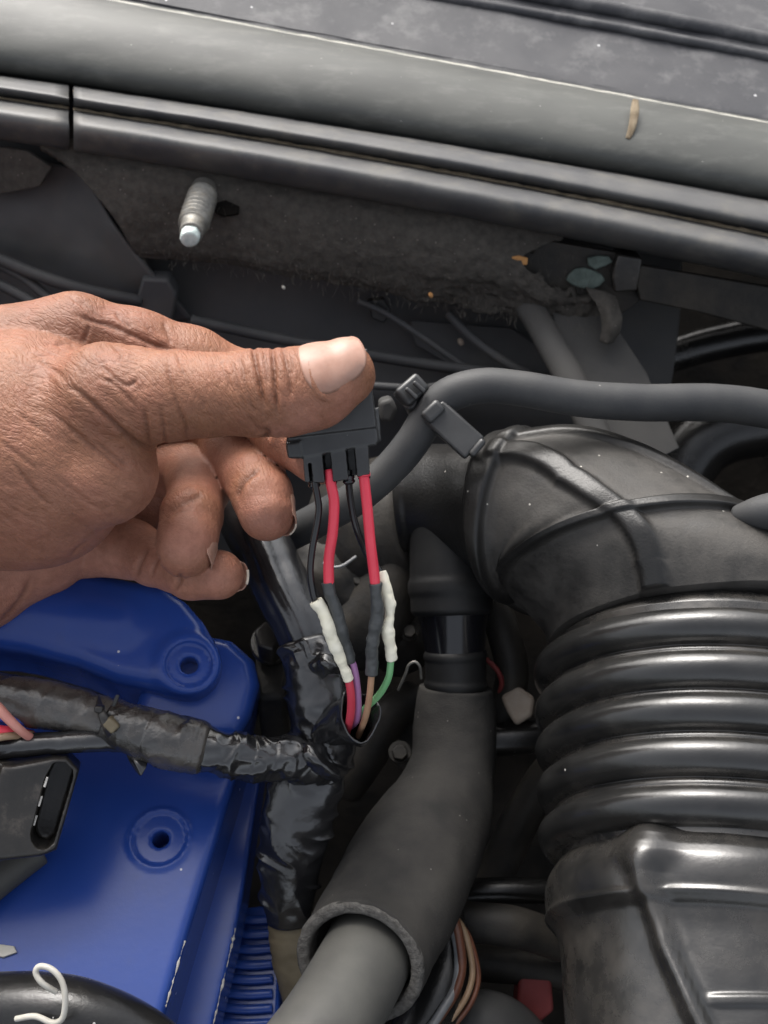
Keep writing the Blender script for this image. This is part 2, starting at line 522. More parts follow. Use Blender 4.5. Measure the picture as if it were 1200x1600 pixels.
M['blue'] = mat('blue painted casting', (0.017, 0.051, 0.245), (0.022, 0.060, 0.275), 22, rough=0.23, spec=0.36, coat=0.0, dust=((0.03, 0.055, 0.20), 45, 0.55, 0.95),
                specks=((0.55, 0.55, 0.6), 130, 0.06, 0.25), bump=((300, 0.10, 0.0005), (1600, 0.06, 0.0002)))
M['chip'] = mat('chipped bare edge', (0.35, 0.33, 0.30), (0.5, 0.48, 0.45), 300, rough=0.5)
M['steel'] = mat('worn zinc steel', (0.16, 0.155, 0.14), (0.26, 0.25, 0.225), 300, rough=0.5, metal=0.5, dust=((0.20, 0.17, 0.12), 260, 0.5, 0.8), bump=((800, 0.3, 0.0004),))
M['zinc_tip'] = mat('pale green-white bolt tip', (0.42, 0.50, 0.48), (0.58, 0.64, 0.62), 500, rough=0.5, bump=((900, 0.5, 0.0006),))
M['wire_red'] = mat('red wire sheath', (0.72, 0.045, 0.080), (0.78, 0.060, 0.095), 120, rough=0.36, specks=((0.15, 0.02, 0.02), 300, 0.12, 0.04))
M['wire_red_dark'] = mat('deep red wire sheath', (0.55, 0.045, 0.075), (0.60, 0.06, 0.09), 120, rough=0.4)
M['wire_black'] = mat('black wire sheath', (0.016, 0.016, 0.017), None, rough=0.18)
M['wire_purple'] = mat('purple wire sheath', (0.36, 0.17, 0.36), (0.42, 0.20, 0.41), 200, rough=0.35)
M['wire_brown'] = mat('tan brown wire sheath', (0.38, 0.22, 0.13), (0.44, 0.26, 0.16), 200, rough=0.38)
M['wire_green'] = mat('green wire sheath', (0.15, 0.40, 0.17), (0.20, 0.45, 0.21), 200, rough=0.38)
M['wire_pink'] = mat('pink wire sheath', (0.50, 0.20, 0.17), (0.56, 0.25, 0.2), 200, rough=0.4)
M['wire_blue'] = mat('blue wire sheath', (0.03, 0.06, 0.32), None, rough=0.4)
M['wire_rust'] = mat('rust brown cable', (0.115, 0.042, 0.024), (0.17, 0.07, 0.04), 200, rough=0.4)
M['wire_tan'] = mat('tan cable', (0.26, 0.17, 0.10), (0.32, 0.22, 0.14), 200, rough=0.4)
M['wire_grey'] = mat('grey cable', (0.16, 0.165, 0.17), (0.22, 0.225, 0.23), 200, rough=0.35)
M['sleeve_white'] = mat('cream shrink sleeve', (0.82, 0.77, 0.60), (0.87, 0.83, 0.69), 160, rough=0.45, specks=((0.5, 0.46, 0.36), 350, 0.12, 0.06), bump=((500, 0.2, 0.0005),))
M['sleeve_grey'] = mat('grey shrink sleeve', (0.046, 0.049, 0.050), (0.062, 0.065, 0.066), 160, rough=0.42, bump=((450, 0.35, 0.0006),))
M['beige'] = mat('dirty beige plastic', (0.30, 0.24, 0.19), (0.38, 0.32, 0.26), 120, rough=0.6)
M['red_part'] = mat('dull red plastic', (0.16, 0.022, 0.022), (0.22, 0.035, 0.034), 80, rough=0.6)
M['orange'] = mat('rusty orange chip', (0.36, 0.17, 0.05), (0.42, 0.21, 0.07), 300, rough=0.7)
M['teal'] = mat('pale green primer paint', (0.055, 0.075, 0.066), (0.10, 0.13, 0.115), 260, rough=0.7)
M['clip_white'] = mat('off-white wire clip', (0.40, 0.38, 0.33), (0.50, 0.48, 0.43), 200, rough=0.5)
M['brass'] = mat('yellowed brass', (0.42, 0.30, 0.10), (0.5, 0.38, 0.16), 200, rough=0.4, metal=0.5)
M['olive'] = mat('grimy yellow-brown plastic', (0.12, 0.095, 0.055), (0.16, 0.13, 0.08), 100, rough=0.55)

# ================================================================== the setting: bay floor, firewall
# engine bay floor: a large sheet, coloured near-black for the deep shade, far below everything the photo shows
V = [c3(p) for p in ((-2200, -900, 640), (3400, -900, 640), (3400, 3400, 620), (-2200, 3400, 620))]
fl = surf('engine_bay_floor', [[(-1500, -700, 720), (600, -700, 720), (2700, -700, 720)], [(-1500, 800, 690), (600, 800, 690), (2700, 800, 690)], [(-1500, 2400, 640), (600, 2400, 640), (2700, 2400, 640)]],
          M['dark'], nu=60, nv=60, solid=4, disp=lambda A: np.stack([0 * A[..., 0], 0 * A[..., 0], 9 * fbm(A / 40.0, 3, 3)], -1))
tag(fl, kind='structure')

# side and front walls of the bay, outside the frame: they shade the depths
for nm, (x0, y0, x1, y1) in (('bay_wall_left', (-0.40, -0.42, -0.40, 0.40)), ('bay_wall_right', (0.42, 0.40, 0.42, -0.42)), ('bay_wall_front', (0.42, -0.42, -0.40, -0.42))):
    me = bpy.data.meshes.new(nm)
    L_ = Vector((x1 - x0, y1 - y0, 0)).normalized(); n_ = Vector((L_.y, -L_.x, 0)) * 0.004
    A0 = [Vector((x0, y0, 0.45)), Vector((x1, y1, 0.45)), Vector((x1, y1, 0.86)), Vector((x0, y0, 0.86))]
    B0 = [a_ - n_ for a_ in A0]
    me.from_pydata([tuple(a_) for a_ in A0 + B0], [], [(0, 1, 2, 3), (7, 6, 5, 4), (0, 4, 5, 1), (1, 5, 6, 2), (2, 6, 7, 3), (3, 7, 4, 0)])
    me.materials.append(M['dark_metal'])
    o = bpy.data.objects.new(nm, me); COL.objects.link(o); tag(o, kind='structure')

# firewall: dark pressed sheet behind the felt
def fw_disp(A):
    p = pxof(A)
    z = 6 * np.exp(-((p[..., 1] - 545 - 0.13 * p[..., 0]) / 30) ** 2) * -1 + 2.0 * fbm(A / 45.0, 11, 3)
    return np.stack([0 * z, 0 * z, z], -1)
fw = surf('firewall', [[(-400, 60, 500), (200, 130, 500), (700, 220, 500), (980, 272, 500), (1070, 290, 500)],
                       [(-400, 330, 515), (200, 390, 515), (700, 450, 515), (980, 492, 520), (1060, 506, 522)],
                       [(-400, 560, 535), (200, 590, 535), (700, 640, 535), (960, 690, 545), (1040, 705, 550)],
                       [(-400, 900, 610), (200, 900, 610), (700, 900, 610), (960, 930, 620), (1040, 940, 620)]],
          M['panel'], nu=90, nv=70, solid=3, disp=fw_disp)
tag(fw, kind='structure')

# ================================================================== cowl at the top
X5 = (-420, 0, 300, 620, 900, 1200, 1640)
def row(ys, d, dd=0.0):
    """ys at x=0, 620, 1200 -> a row of control points, extended straight past the frame; d rises by dd to the right"""
    a, b, c = ys
    f = np.polyfit([0, 620, 1200], [a, b, c], 2)
    out = []
    for x in X5:
        xx = min(max(x, -150), 1350)
        y = np.polyval(f, xx) + (x - xx) * (f[1] + 2 * f[0] * xx)
        out.append((x, y, d + dd * (x - 600) / 600))
    return out
def noise_z(amp, s, seed):
    return lambda A: np.stack([0 * A[..., 0], amp * 0.5 * fbm(A / s, seed + 5, 2), amp * fbm(A / s, seed, 3)], -1)

cw = thing('cowl_cover', 'dusty grey plastic cowl cover across the top, above the grey-green moulding', 'cowl cover', (600, 60, 505))
surf('cover_panel', [row((-330, -200, -60), 585), row((-240, -125, 5), 556), row((-170, -55, 40), 540), row((-120, -5, 95), 528), row((-75, 40, 140), 518), row((-34, 80, 186), 508), row((-30, 88, 196), 512)],
     M['cowl'], cw, nu=90, nv=50, solid=3, disp=noise_z(0.5, 14, 21))
# a raised rib along the panel, seen top right
tube('panel_rib', [(x, np.polyval(np.polyfit([560, 890, 1200], [-52, 2, 62], 2), x), 538 - 0.004 * x, 11) for x in (300, 560, 700, 890, 1050, 1200, 1350)], M['cowl'], cw, n=60, nt=16)
tube('panel_rib', [(x, np.polyval(np.polyfit([560, 890, 1200], [-24, 30, 88], 2), x), 532.5 - 0.004 * x, 7) for x in (300, 560, 700, 890, 1050, 1200, 1350)], M['cowl'], cw, n=60, nt=16)

lp = thing('cowl_moulding', 'smooth grey-green plastic moulding running the full width below the cowl cover', 'moulding', (600, 140, 480))
surf('lip', [row((-36, 80, 188), 503), row((-24, 92, 200), 492), row((8, 116, 226), 484), row((50, 152, 258), 479), row((84, 184, 284), 478), row((106, 205, 305), 482), row((116, 216, 316), 490), row((120, 220, 320), 505)],
     M['lip'], lp, nu=90, nv=60, solid=3, disp=noise_z(0.3, 30, 31))
# worn pale upper edge
tube('edge_bead', [(p[0], p[1] + 1, p[2] - 2, 3.2) for p in row((-30, 84, 193), 501)], M['lip_edge'], lp, n=120, nt=10,
     disp=lambda s, t, c: 0.35 * fbm(c / 4.0, 41, 3))
tube('tan_stain_drip', [(993, 156, 484.7, 5), (992, 172, 482.2, 7), (990, 188, 480.7, 6.5), (986, 204, 479.5, 5.5), (981, 216, 479, 4)], M['sand'], lp, n=24, nt=14, flat=0.25)

# rubber weatherstrip: two lengths that meet at a joint near the left edge
def seal(name, x0, x1, label):
    t = thing(name, label, 'weatherstrip', ((x0 + x1) / 2 if x0 > 0 else 60, 240, 455), None)
    def cut(r):
        xs = np.linspace(x0, x1, 9)
        a = np.array(r)
        return [(x, float(np.interp(x, a[:, 0], a[:, 1])), float(np.interp(x, a[:, 0], a[:, 2]))) for x in xs]
    def fine(ys, d):
        f = np.polyfit([0, 620, 1200], ys, 2)
        xs = np.linspace(x0, x1, 9)
        return [(x, np.polyval(f, min(max(x, -150), 1350)) + (x - min(max(x, -150), 1350)) * f[1], d) for x in xs]
    nu = 24 if x1 < 300 else 100
    surf('strip', [fine((117, 211, 311), 488), fine((122, 217, 320), 472), fine((130, 227, 334), 466), fine((137, 237, 348), 463.5), fine((145, 246, 358), 466), fine((150, 252, 364), 472), fine((154, 256, 369), 471),
                   fine((160, 262, 376), 463), fine((172, 276, 392), 456), fine((188, 292, 408), 456), fine((204, 308, 424), 461), fine((217, 320, 434), 470), fine((219, 322, 436), 486)],
         M['seal'], t, nu=nu, nv=70, solid=1.5, disp=noise_z(0.25, 9, 51))
    tube('sand_line', [(p[0], p[1] + 1, p[2] - 0.2, 3.4) for p in fine((153, 254, 367), 471)], M['sand'], t, n=40 if x1 < 300 else 220, nt=8, disp=lambda s, th, c: 0.45 * fbm(c / 3.0, 61, 3))
    tube('sand_line', [(p[0], p[1] - 1, p[2] + 1.0, 3.0) for p in fine((128, 222, 326), 476)], M['sand'] if x0 > 0 else M['seal'], t, n=40 if x1 < 300 else 220, nt=8, disp=lambda s, th, c: 0.5 * fbm(c / 3.0, 66, 3))
    return t
seal('weatherstrip', 115, 1560, 'long ribbed black rubber weatherstrip below the moulding, right of the joint')
seal('weatherstrip', -420, 107, 'short end of ribbed rubber weatherstrip at the far left, left of the joint')

# grey bracket panel under the seal, right end, with scraps of pale green primer
ub = thing('hinge_bracket', 'dark bracket below the weatherstrip on the right with a patch of pale green primer', 'bracket', (960, 440, 475))
pl = Plane((780, 370, 476), (1200, 450, 480), (900, 470, 486))
plate('backing_plate', [(770, 362), (985, 398), (1000, 470), (960, 500), (850, 470), (775, 420)], pl, 3, M['dark_metal'], ub, bevel=0.5)
plate('primer_patch', [(884, 438), (890, 428), (900, 420), (914, 419), (930, 424), (941, 430), (946, 438), (938, 447), (926, 452), (908, 451), (894, 446)], pl, 2, M['teal'], ub, bevel=0.6, h=2.2)
plate('primer_patch', [(918, 404), (934, 400), (952, 401), (958, 410), (946, 416), (930, 422), (919, 415)], pl, 2, M['teal'], ub, bevel=0.6, h=2.6)
plate('end_block', [(966, 398), (1004, 404), (996, 455), (960, 458), (956, 430)], pl, 14, M['plastic_dirty'], ub, bevel=1.0, h=6)
plate('side_plate', [(985, 412), (1210, 450), (1460, 490), (1460, 580), (1210, 520), (1090, 488), (1000, 470)], pl, 4, M['dark_metal'], ub, bevel=0.8, h=4.5)
oc = plate('rust_chip', [(790, 402), (812, 400), (825, 404), (824, 414), (808, 416), (792, 411)], pl, 2, M['orange'], None, bevel=0.4, h=7)
tag(oc, 'small rusty orange chip lying under the weatherstrip beside the green primer', 'chip')

# felt pad on the firewall
FX = lambda x: 0
def felt_disp(A):
    p = pxof(A)
    z = 0.5 * fbm(A / 3.0, 71, 3) + 2.2 * fbm(A / 34.0, 75, 2)
    return np.stack([0.25 * fbm(A / 3.0, 77, 2), (0.9 * fbm(A / 2.6, 78, 3) + 2.2 * fbm(A / 13.0, 79, 2)) * sstep(380, 470, p[..., 1]), z], -1)
ft = thing('felt_pad', 'matted black felt insulation pad hanging below the weatherstrip behind the stud', 'felt pad', (520, 350, 480))
surf('pad', [[(40, 205, 474), (300, 250, 474), (560, 295, 474), (780, 342, 474), (880, 370, 476)],
             [(110, 262, 470), (310, 290, 470), (540, 330, 470), (730, 380, 470), (815, 405, 474)],
             [(170, 330, 474), (330, 342, 474), (540, 380, 474), (725, 425, 474), (850, 442, 477)],
             [(205, 385, 482), (340, 395, 482), (540, 428, 482), (728, 458, 482), (935, 480, 482)],
             [(215, 402, 488), (345, 412, 488), (540, 448, 488), (725, 482, 488), (945, 515, 486)]], M['felt'], ft, nu=190, nv=90, solid=4, disp=felt_disp)
surf('hanging_flap', [[(915, 450, 479), (940, 452, 478), (962, 462, 479)], [(934, 480, 474), (952, 482, 472), (972, 494, 475)], [(940, 508, 474), (956, 512, 472), (970, 515, 475)], [(936, 534, 476), (948, 538, 475), (958, 536, 477)]],
     M['felt'], ft, nu=24, nv=30, solid=0.8, disp=lambda A: np.stack([0 * A[..., 0], 0.5 * fbm(A / 3, 79, 2), 0.5 * fbm(A / 4, 80, 2)], -1))
# loose fibres at the frayed lower edge
rng = np.random.default_rng(4)
fv, ff = [], []
for k in range(1100):
    u = rng.random()
    x = 215 + u * 720
    y = np.interp(x, [215, 345, 540, 725, 945], [402, 412, 448, 482, 512]) - rng.random() ** 1.3 * 140 + 6
    d = 487 - (1 - rng.random() ** 2) * 14
    a = c3((x, y, d - 3))
    ang = rng.normal(math.pi / 2, 0.7)
    L = rng.uniform(1.2, 5.0)
    b = a + np.array([math.cos(ang), math.sin(ang), -0.4 * rng.random()]) * L
    mid = (a + b) / 2 + rng.normal(0, 0.4, 3)
    wd = 0.06
    i = len(fv)
    for q in (a, mid, b):
        fv += [q + [wd, 0, 0], q + [-wd, 0, 0], q + [0, 0, wd]]
    for s_ in (0, 3):
        for j in range(3):
            kx = (j + 1) % 3
            ff.append((i + s_ + j, i + s_ + kx, i + s_ + 3 + kx, i + s_ + 3 + j))
fb = mesh_obj('felt_fibres', fv, ff, M['felt'], ft)
tag(fb, kind='stuff')

# dark triangular liner at the left under the seal, and the crumpled liner edge
ll = surf('bay_liner', [[(-420, 180, 500), (-100, 232, 498), (60, 250, 494), (130, 270, 486)], [(-420, 300, 505), (-80, 330, 502), (100, 335, 494), (185, 362, 484)],
                        [(-420, 420, 515), (-60, 420, 512), (120, 420, 505), (240, 430, 492)], [(-420, 560, 540), (-40, 540, 530), (150, 520, 522), (300, 500, 510)]],
          M['panel'], nu=50, nv=50, solid=2, disp=noise_z(1.6, 26, 91))
tag(ll, 'dark grey crumpled bay liner in the upper left corner behind the hand', 'liner')
tl = plate('liner_flap', [(-60, 222), (42, 236), (80, 262), (62, 292), (20, 300), (-60, 312)], Plane((0, 230, 476), (80, 260, 478), (0, 310, 488)), 2.5, M['felt'], None, bevel=0.6)
tag(tl, 'torn corner of felt under the short weatherstrip at the left edge', 'felt scrap')
# a small raised block behind the knuckles
blk = plate('mounting_tab', [(222, 436), (262, 438), (276, 462), (268, 505), (205, 500)], Plane((222, 436, 490), (262, 438, 490), (230, 500, 503)), 9, M['panel'], None, bevel=1.2)
tag(blk, 'dark grey mounting tab on the firewall just above the knuckles', 'mounting tab')
# line bundle at far left
for k, (y0, y1, r, lab) in enumerate(((408, 475, 8, 'upper of the dark pipes running behind the knuckles at the left edge'), (438, 500, 9, 'lower of the dark pipes running behind the knuckles at the left edge'))):
    o = tube('brake_pipe', [(-300, y0 - 90, 505, r), (-60, y0 - 16, 497, r), (30, y0 + 22, 492, r), (90, y1, 492, r), (190, y1 + 50, 500, r), (330, y1 + 80, 515, r)], M['hose'], None, n=50, nt=16)
    tag(o, lab, 'pipe', 'pipes behind the knuckles')

# threaded stud sticking out of the felt
st = thing('stud_bolt', 'threaded steel stud with pale tip sticking out of the felt', 'bolt', (318, 305, 470))
def thread(s, t, c):
    pitch = 3.0
    return np.where((s > 4) & (s < 27), 1.3 * (np.abs(((s / pitch + t / (2 * math.pi)) % 1.0) - 0.5) * 2 - 0.5), 0) - 0.9 * sstep(26, 29, s)
tube('shank', [(320, 296, 473, 21.5), (309, 330, 462, 22), (299, 364, 450, 22.5)], M['steel'], st, n=220, nt=32, disp=thread, cap=True)
tube('tip', [(299.5, 362, 451, 15.5), (296.5, 371, 448, 15), (296, 374, 447, 14)], M['zinc_tip'], st, n=16, nt=28, disp=lambda s, t, c: 0.2 * fbm(c / 1.4, 95, 2))
hp = plate('hole_shade_patch', [(334, 318), (352, 312), (374, 322), (372, 334), (350, 338), (336, 332)], Plane((340, 320, 470.5), (370, 324, 470.5), (350, 340, 470.5)), 2, M['dark'], None, bevel=0.4)  # dark plate painted for the shade inside a hole
tag(hp, 'small near-black patch standing in for the shade of a hole in the felt right beside the steel stud', 'slot')

# small debris on the felt and seal
for (x, y, d, r, m_, lab) in ((673, 461, 476, 4.5, 'orange', 'tiny orange leaf fragment caught on the felt edge'), (337, 246, 466, 5, 'clip_white', 'tiny pale pebble stuck under the weatherstrip above the stud'),
                              (443, 449, 478, 3.2, 'clip_white', 'tiny white crumb on the lower felt edge above the thumb'), (720, 534, 508, 6, 'beige', 'small pale screw head on the firewall right of the thumb')):
    V_, F_ = sweep([(x - r * 0.5, y - r * 0.7, d, r * 0.5), (x, y, d - 0.5, r * 0.8), (x + r * 0.4, y + r * 0.8, d, r * 0.5)], 7, 8, flat=0.6)
    o = mesh_obj('debris' if 'screw' not in lab else 'screw_head', V_, F_, M[m_])
    tag(o, lab, 'screw' if 'screw' in lab else 'debris')

# pipes, tabs and brackets between felt and intake
o = tube('bay_pipe', [(300, 500, 500, 9), (430, 528, 500, 9), (560, 552, 500, 9), (700, 574, 502, 9), (860, 592, 506, 9), (1000, 612, 516, 9)], M['hose'], None, n=60, nt=16)
tag(o, 'thin dark pipe running left to right along the firewall behind the thumb', 'pipe')
o = tube('bay_cable', [(300, 545, 470, 6), (480, 590, 470, 6), (640, 606, 470, 6), (700, 600, 480, 6), (820, 585, 500, 6)], M['hose'], None, n=50, nt=12)
tag(o, 'thin black cable passing behind the thumbnail towards the hose clip', 'cable')
o = tube('bay_cable', [(560, 470, 500, 5), (600, 488, 500, 5), (650, 520, 500, 5), (690, 548, 502, 5), (735, 580, 506, 5)], M['panel'], None, n=40, nt=10)
tag(o, 'short dusty cable hanging below the felt above the hose clip', 'cable')
br = thing('strut_bracket', 'grey sheet metal strut with folded edge behind the thick rubber hose', 'bracket', (940, 600, 480))
plp = Plane((860, 490, 486), (960, 480, 486), (1000, 700, 470))
plate('web', [(862, 488), (930, 470), (962, 508), (1010, 580), (1062, 700), (985, 740), (920, 640), (880, 560)], plp, 3, M['bracket'], br, bevel=0.6)
tube('folded_edge', [(790, 430, 492, 22), (832, 488, 485, 22), (862, 540, 477, 23), (895, 600, 471, 24), (935, 690, 464, 24)], M['bracket'], br, n=30, nt=20, flat=0.6)
# dark shapes inside the right-hand cavity
o = tube('cavity_hose', [(1030, 560, 570, 26), (1120, 535, 570, 28), (1220, 520, 570, 28), (1400, 520, 580, 28)], M['rubber'], None, n=40, nt=20)
tag(o, 'black hose in the dark cavity at the right edge below the weatherstrip', 'hose')
o = tube('cavity_hose', [(1050, 760, 560, 50), (1100, 690, 560, 52), (1190, 660, 560, 54), (1400, 650, 560, 54)], M['rubber'], None, n=40, nt=24)
tag(o, 'fat black hose low in the dark cavity below the thick grey hose', 'hose')

# ================================================================== air intake hose
ih = thing('intake_hose', 'big black ribbed rubber air intake hose with bellows and elbow on the right', 'intake hose', (1105, 1300, 430))
# elbow: sections that fan round the tight inner corner (px, py, depth, radius px, axis direction in the picture, forward lean)
SEC = np.array([(1112, 1000, 408, 258, 0.00, -1.0, .46), (1097, 962, 407, 252, -.02, -1.0, .48), (1047, 920, 407, 232, -.06, -1.0, .50), (988, 882, 408, 203, -.13, -.99, .52),
                (937, 842, 410, 180, -.38, -.92, .50), (894, 812, 412, 157, -.66, -.75, .50), (846, 798, 414, 138, -.92, -.40, .54), (797, 806, 417, 119, -1.0, -.06, .62),
                (742, 792, 424, 100, -.99, .08, .40), (690, 780, 434, 86, -.99, .08, .28), (630, 776, 446, 82, -.99, .05, .2)])
def rib(x, w):
    return np.exp(-(x / w) ** 4)
def crisp(x, w):
    return np.exp(-np.abs(x / w) ** 7)
NS, NT = 300, 260
K = catmull(SEC, NS)
kk = np.linspace(0, len(SEC) - 1, NS)
cen = np.array([c3(k) for k in K]); rad = K[:, 3] * K[:, 2] / FPX
axd = np.concatenate([nrm(K[:, 4:6]), np.zeros((NS, 1))], 1)
fr = nrm(axd * K[:, 6:7] + np.array([0, 0, -1.0]))
tx = nrm(axd - fr * np.sum(axd * fr, 1, keepdims=True))
bb_ = np.cross(tx, fr)
arcl = np.concatenate([[0], np.cumsum(np.linalg.norm(np.diff(cen + fr * rad[:, None], axis=0), axis=1))])
def sat(k): return float(np.interp(k, kk, arcl))
th = np.linspace(0, 2 * math.pi, NT, endpoint=False)
tt = (th + math.pi) % (2 * math.pi) - math.pi
dirs = fr[:, None] * np.cos(th)[None, :, None] + bb_[:, None] * np.sin(th)[None, :, None]
S_ = arcl[:, None] + 0 * tt[None]
rings = 3.6 * crisp(S_ - sat(3.0), 4.0) + 4.2 * crisp(S_ - sat(7.0), 4.8) + 1.5 * rib(S_ - sat(10), 4)
th0 = np.interp(kk, [0, 1, 3, 5, 7, 10], [-.55, -.52, -.23, .12, .85, .9])
arc = (tt[None] - th0[:, None]) * rad[:, None]
gate = (sstep(-.2, 0.1, kk) * (1 - sstep(6.9, 7.1, kk)))[:, None]
lng = 3.6 * crisp(arc, 4.4) * gate
th1 = np.interp(kk, [0, 3, 5, 7], [.75, .95, 1.0, 1.2])
ln2 = 2.4 * crisp((tt[None] - th1[:, None]) * rad[:, None], 4.5) * ((sstep(0.5, 0.8, kk) * (1 - sstep(6.9, 7.1, kk)))[:, None])
lng = np.maximum(lng, ln2)
pos = cen[:, None] + dirs * rad[:, None, None]
sag = -1.0 * (1 - rib(S_ - sat(3.0), 9)) * (1 - rib(S_ - sat(7.0), 9)) * (1 - rib(arc, 9)) * (kk < 7)[:, None]
smo = lambda a, b: np.sqrt(a * a + b * b)
R_ = rad[:, None] + smo(rings, lng) * 0.95 + sag + 0.3 * fbm(pos / 14.0, 101, 2)
Vv = (cen[:, None] + dirs * R_[..., None]).reshape(-1, 3)
Ff = [(i * NT + j, i * NT + (j + 1) % NT, (i + 1) * NT + (j + 1) % NT, (i + 1) * NT + j) for i in range(NS - 1) for j in range(NT)]
Ff += [tuple(range(NT))[::-1], tuple((NS - 1) * NT + j for j in range(NT))]
eo = mesh_obj('elbow', Vv, Ff, M['rubber_dusty'], ih)
da = eo.data.attributes.new('dusty', 'FLOAT', 'POINT')
rm = np.clip(smo(rings, lng) / 2.2, 0, 1)
da.data.foreach_set('value', ((1 - rm) * (1 - sstep(6.8, 7.3, kk))[:, None] + 0.12 * rm).astype(np.float32).ravel())
# bellows: fat rings, a thin bead in each valley; the hose rises towards the camera as it runs down the picture
AXL = lambda y, r: (1110 + (y - 968) * 0.031, y, 409 - (y - 968) * 0.0996, r)
BE = [AXL(y, 266) for y in (1030, 1100, 1200, 1300, 1385)]
def front_y(pts, n=300):
    q, s = path(pts, n)
    t = nrm(np.gradient(q[:, :3], axis=0)); ref = np.array([0, 0, -1.0])
    f = nrm(ref - t * (t @ ref)[:, None])
    return pxof(q[:, :3] + f * q[:, 3:4])[:, 1], s
fyb, sbb = front_y(BE)
def s_bel(y): return float(np.interp(y, fyb, sbb))
def bel_disp(s, t, c):
    pk = [s_bel(y) for y in (978, 1046, 1113, 1184, 1260)]
    r = -4.4 + 0 * s
    for a in pk:
        r = np.maximum(r, -4.4 + 7.0 * np.sqrt(np.clip(1 - ((s - a) / 6.3) ** 2, 0, 1)))
    for a, b in zip(pk[:-1], pk[1:]):
        m_ = a + (b - a) * 0.56
        r = np.maximum(r, -4.2 + 2.2 * np.sqrt(np.clip(1 - ((s - m_) / 2.3) ** 2, 0, 1)))
    return r + 0.12 * fbm(c / 9.0, 111, 2)
def set_dusty(o, prof, nt, seed):
    nv = len(o.data.vertices)
    co = np.empty(nv * 3); o.data.vertices.foreach_get('co', co); co = co.reshape(-1, 3)
    v_ = np.full(nv, 0.4); v_[:len(prof) * nt] = np.repeat(prof, nt)
    v_ = np.clip(v_ * (0.75 + 0.7 * fbm(co * 60, seed, 2)), 0, 1)
    o.data.attributes.new('dusty', 'FLOAT', 'POINT').data.foreach_set('value', v_.astype(np.float32))
bo = tube('bellows', BE, M['rubber_shiny'], ih, n=380, nt=160, disp=bel_disp)
sv = path(BE, 380)[1]
pr = bel_disp(sv, 0 * sv, np.zeros((380, 3)))
set_dusty(bo, np.clip(0.22 + 0.7 * (1.0 - pr) / 5.4, 0, 1), 160, 115)
# lower duct with moulded ribs
LO = [AXL(y, r) for y, r in ((1375, 250), (1392, 262), (1412, 270), (1440, 271), (1468, 266), (1486, 254), (1520, 249), (1600, 246), (1700, 244), (1820, 242))]
fyl, s2 = front_y(LO, 200)

ql, _ = path(LO, 200)
def low_disp(s, t, c):
    tt = -((t + math.pi) % (2 * math.pi) - math.pi)      # positive to the right on a downward run
    y = np.interp(s, s2, fyl)
    R = np.interp(s, s2, ql[:, 3])
    ring = 0.9 * np.exp(-((y - 1402) / 7) ** 2)
    x0 = np.interp(y, [1340, 1400, 1500, 1600, 1800], [-0.70, -0.69, -0.61, -0.48, -0.2])
    arc = (tt - x0) * R
    flare = np.interp(y, [1340, 1375, 1430], [2.6, 1.3, 1.0])
    lng = 5.5 * np.exp(-np.abs(arc / (2.8 * flare)) ** 2.2)
    ln2 = 2.6 * rib((tt - x0 - 1.25) * R, 4)
    hor = 0.9 * rib(y - 1580 + 30 * (tt - x0), 10) * sstep(0, 0.2, tt - x0)
    return np.maximum(np.maximum(ring, lng), np.maximum(ln2, hor)) + 0.25 * fbm(c / 12.0, 121, 2)
lo_ = tube('lower_duct', LO, M['rubber_shiny'], ih, n=220, nt=220, disp=low_disp)
set_dusty(lo_, np.full(220, 0.4), 220, 125)
tube('side_boss', [(1150, 806, 370, 16), (1195, 800, 364, 28), (1260, 796, 360, 36), (1340, 796, 362, 36)], M['hose'], ih, n=40, nt=32)

# thick hose over the elbow and its clip
hz = [(1480, 700, 418, 30), (1330, 668, 412, 30), (1200, 640, 404, 30), (1110, 629, 398, 29.5), (1000, 629, 392, 29), (900, 622, 388, 28.5), (820, 608, 386, 28), (760, 603, 386, 28), (712, 612, 387, 28), (678, 638, 389, 27.5), (645, 690, 392, 27), (612, 730, 395, 27), (560, 775, 400, 27), (500, 810, 410, 27), (440, 840, 425, 27)]
o = tube('vacuum_hose', hz, M['hose'], None, n=150, nt=36, disp=lambda s, t, c: 0.15 * fbm(c / 12.0, 131, 2))
tag(o, 'thick matt grey rubber hose crossing above the intake elbow', 'hose')
cl = thing('hose_clip', 'black plastic clip with two jaws gripping the thick grey hose', 'clip', (690, 650, 385))
def obox(name, a, b, wpx, thick, m, parent, bevel=0.8, up=None):
    """bar from a to b (px,py,d), width wpx across, thick mm deep"""
    A, B = c3(a), c3(b)
    t = nrm(B - A)
    f = np.array([0, 0, -1.0]) if up is None else nrm(np.array(up, float))
    n = nrm(f - t * (f @ t)); s = np.cross(t, n)
    w_ = wpx * sc((a[2] + b[2]) / 2) / 2
    V = [P + s * w_ * i + n * (0 if j else -thick) for P in (A, B) for i in (-1, 1) for j in (0, 1)]
    F = [(0, 1, 3, 2), (4, 6, 7, 5), (0, 4, 5, 1), (2, 3, 7, 6), (1, 5, 7, 3), (0, 2, 6, 4)]
    return fix_normals(mesh_obj(name, V, F, m, parent, smooth=True, bevel=bevel, sharp=40))
obox('jaw', (676, 640, 382), (742, 700, 380), 46, 5, M['conn'], cl, 1.0)
obox('jaw_tip', (664, 655, 380), (690, 630, 380), 24, 6, M['conn'], cl, 1.4)
obox('jaw_tip', (736, 712, 379), (757, 686, 379), 12, 5, M['conn'], cl, 1.2)
obox('jaw', (628, 622, 384), (662, 592, 386), 34, 7, M['conn'], cl, 1.4)
obox('ridge', (634, 606, 381), (652, 622, 381), 7, 3, M['conn'], cl, 0.6)
obox('ridge', (646, 596, 381.5), (664, 612, 381.5), 7, 3, M['conn'], cl, 0.6)
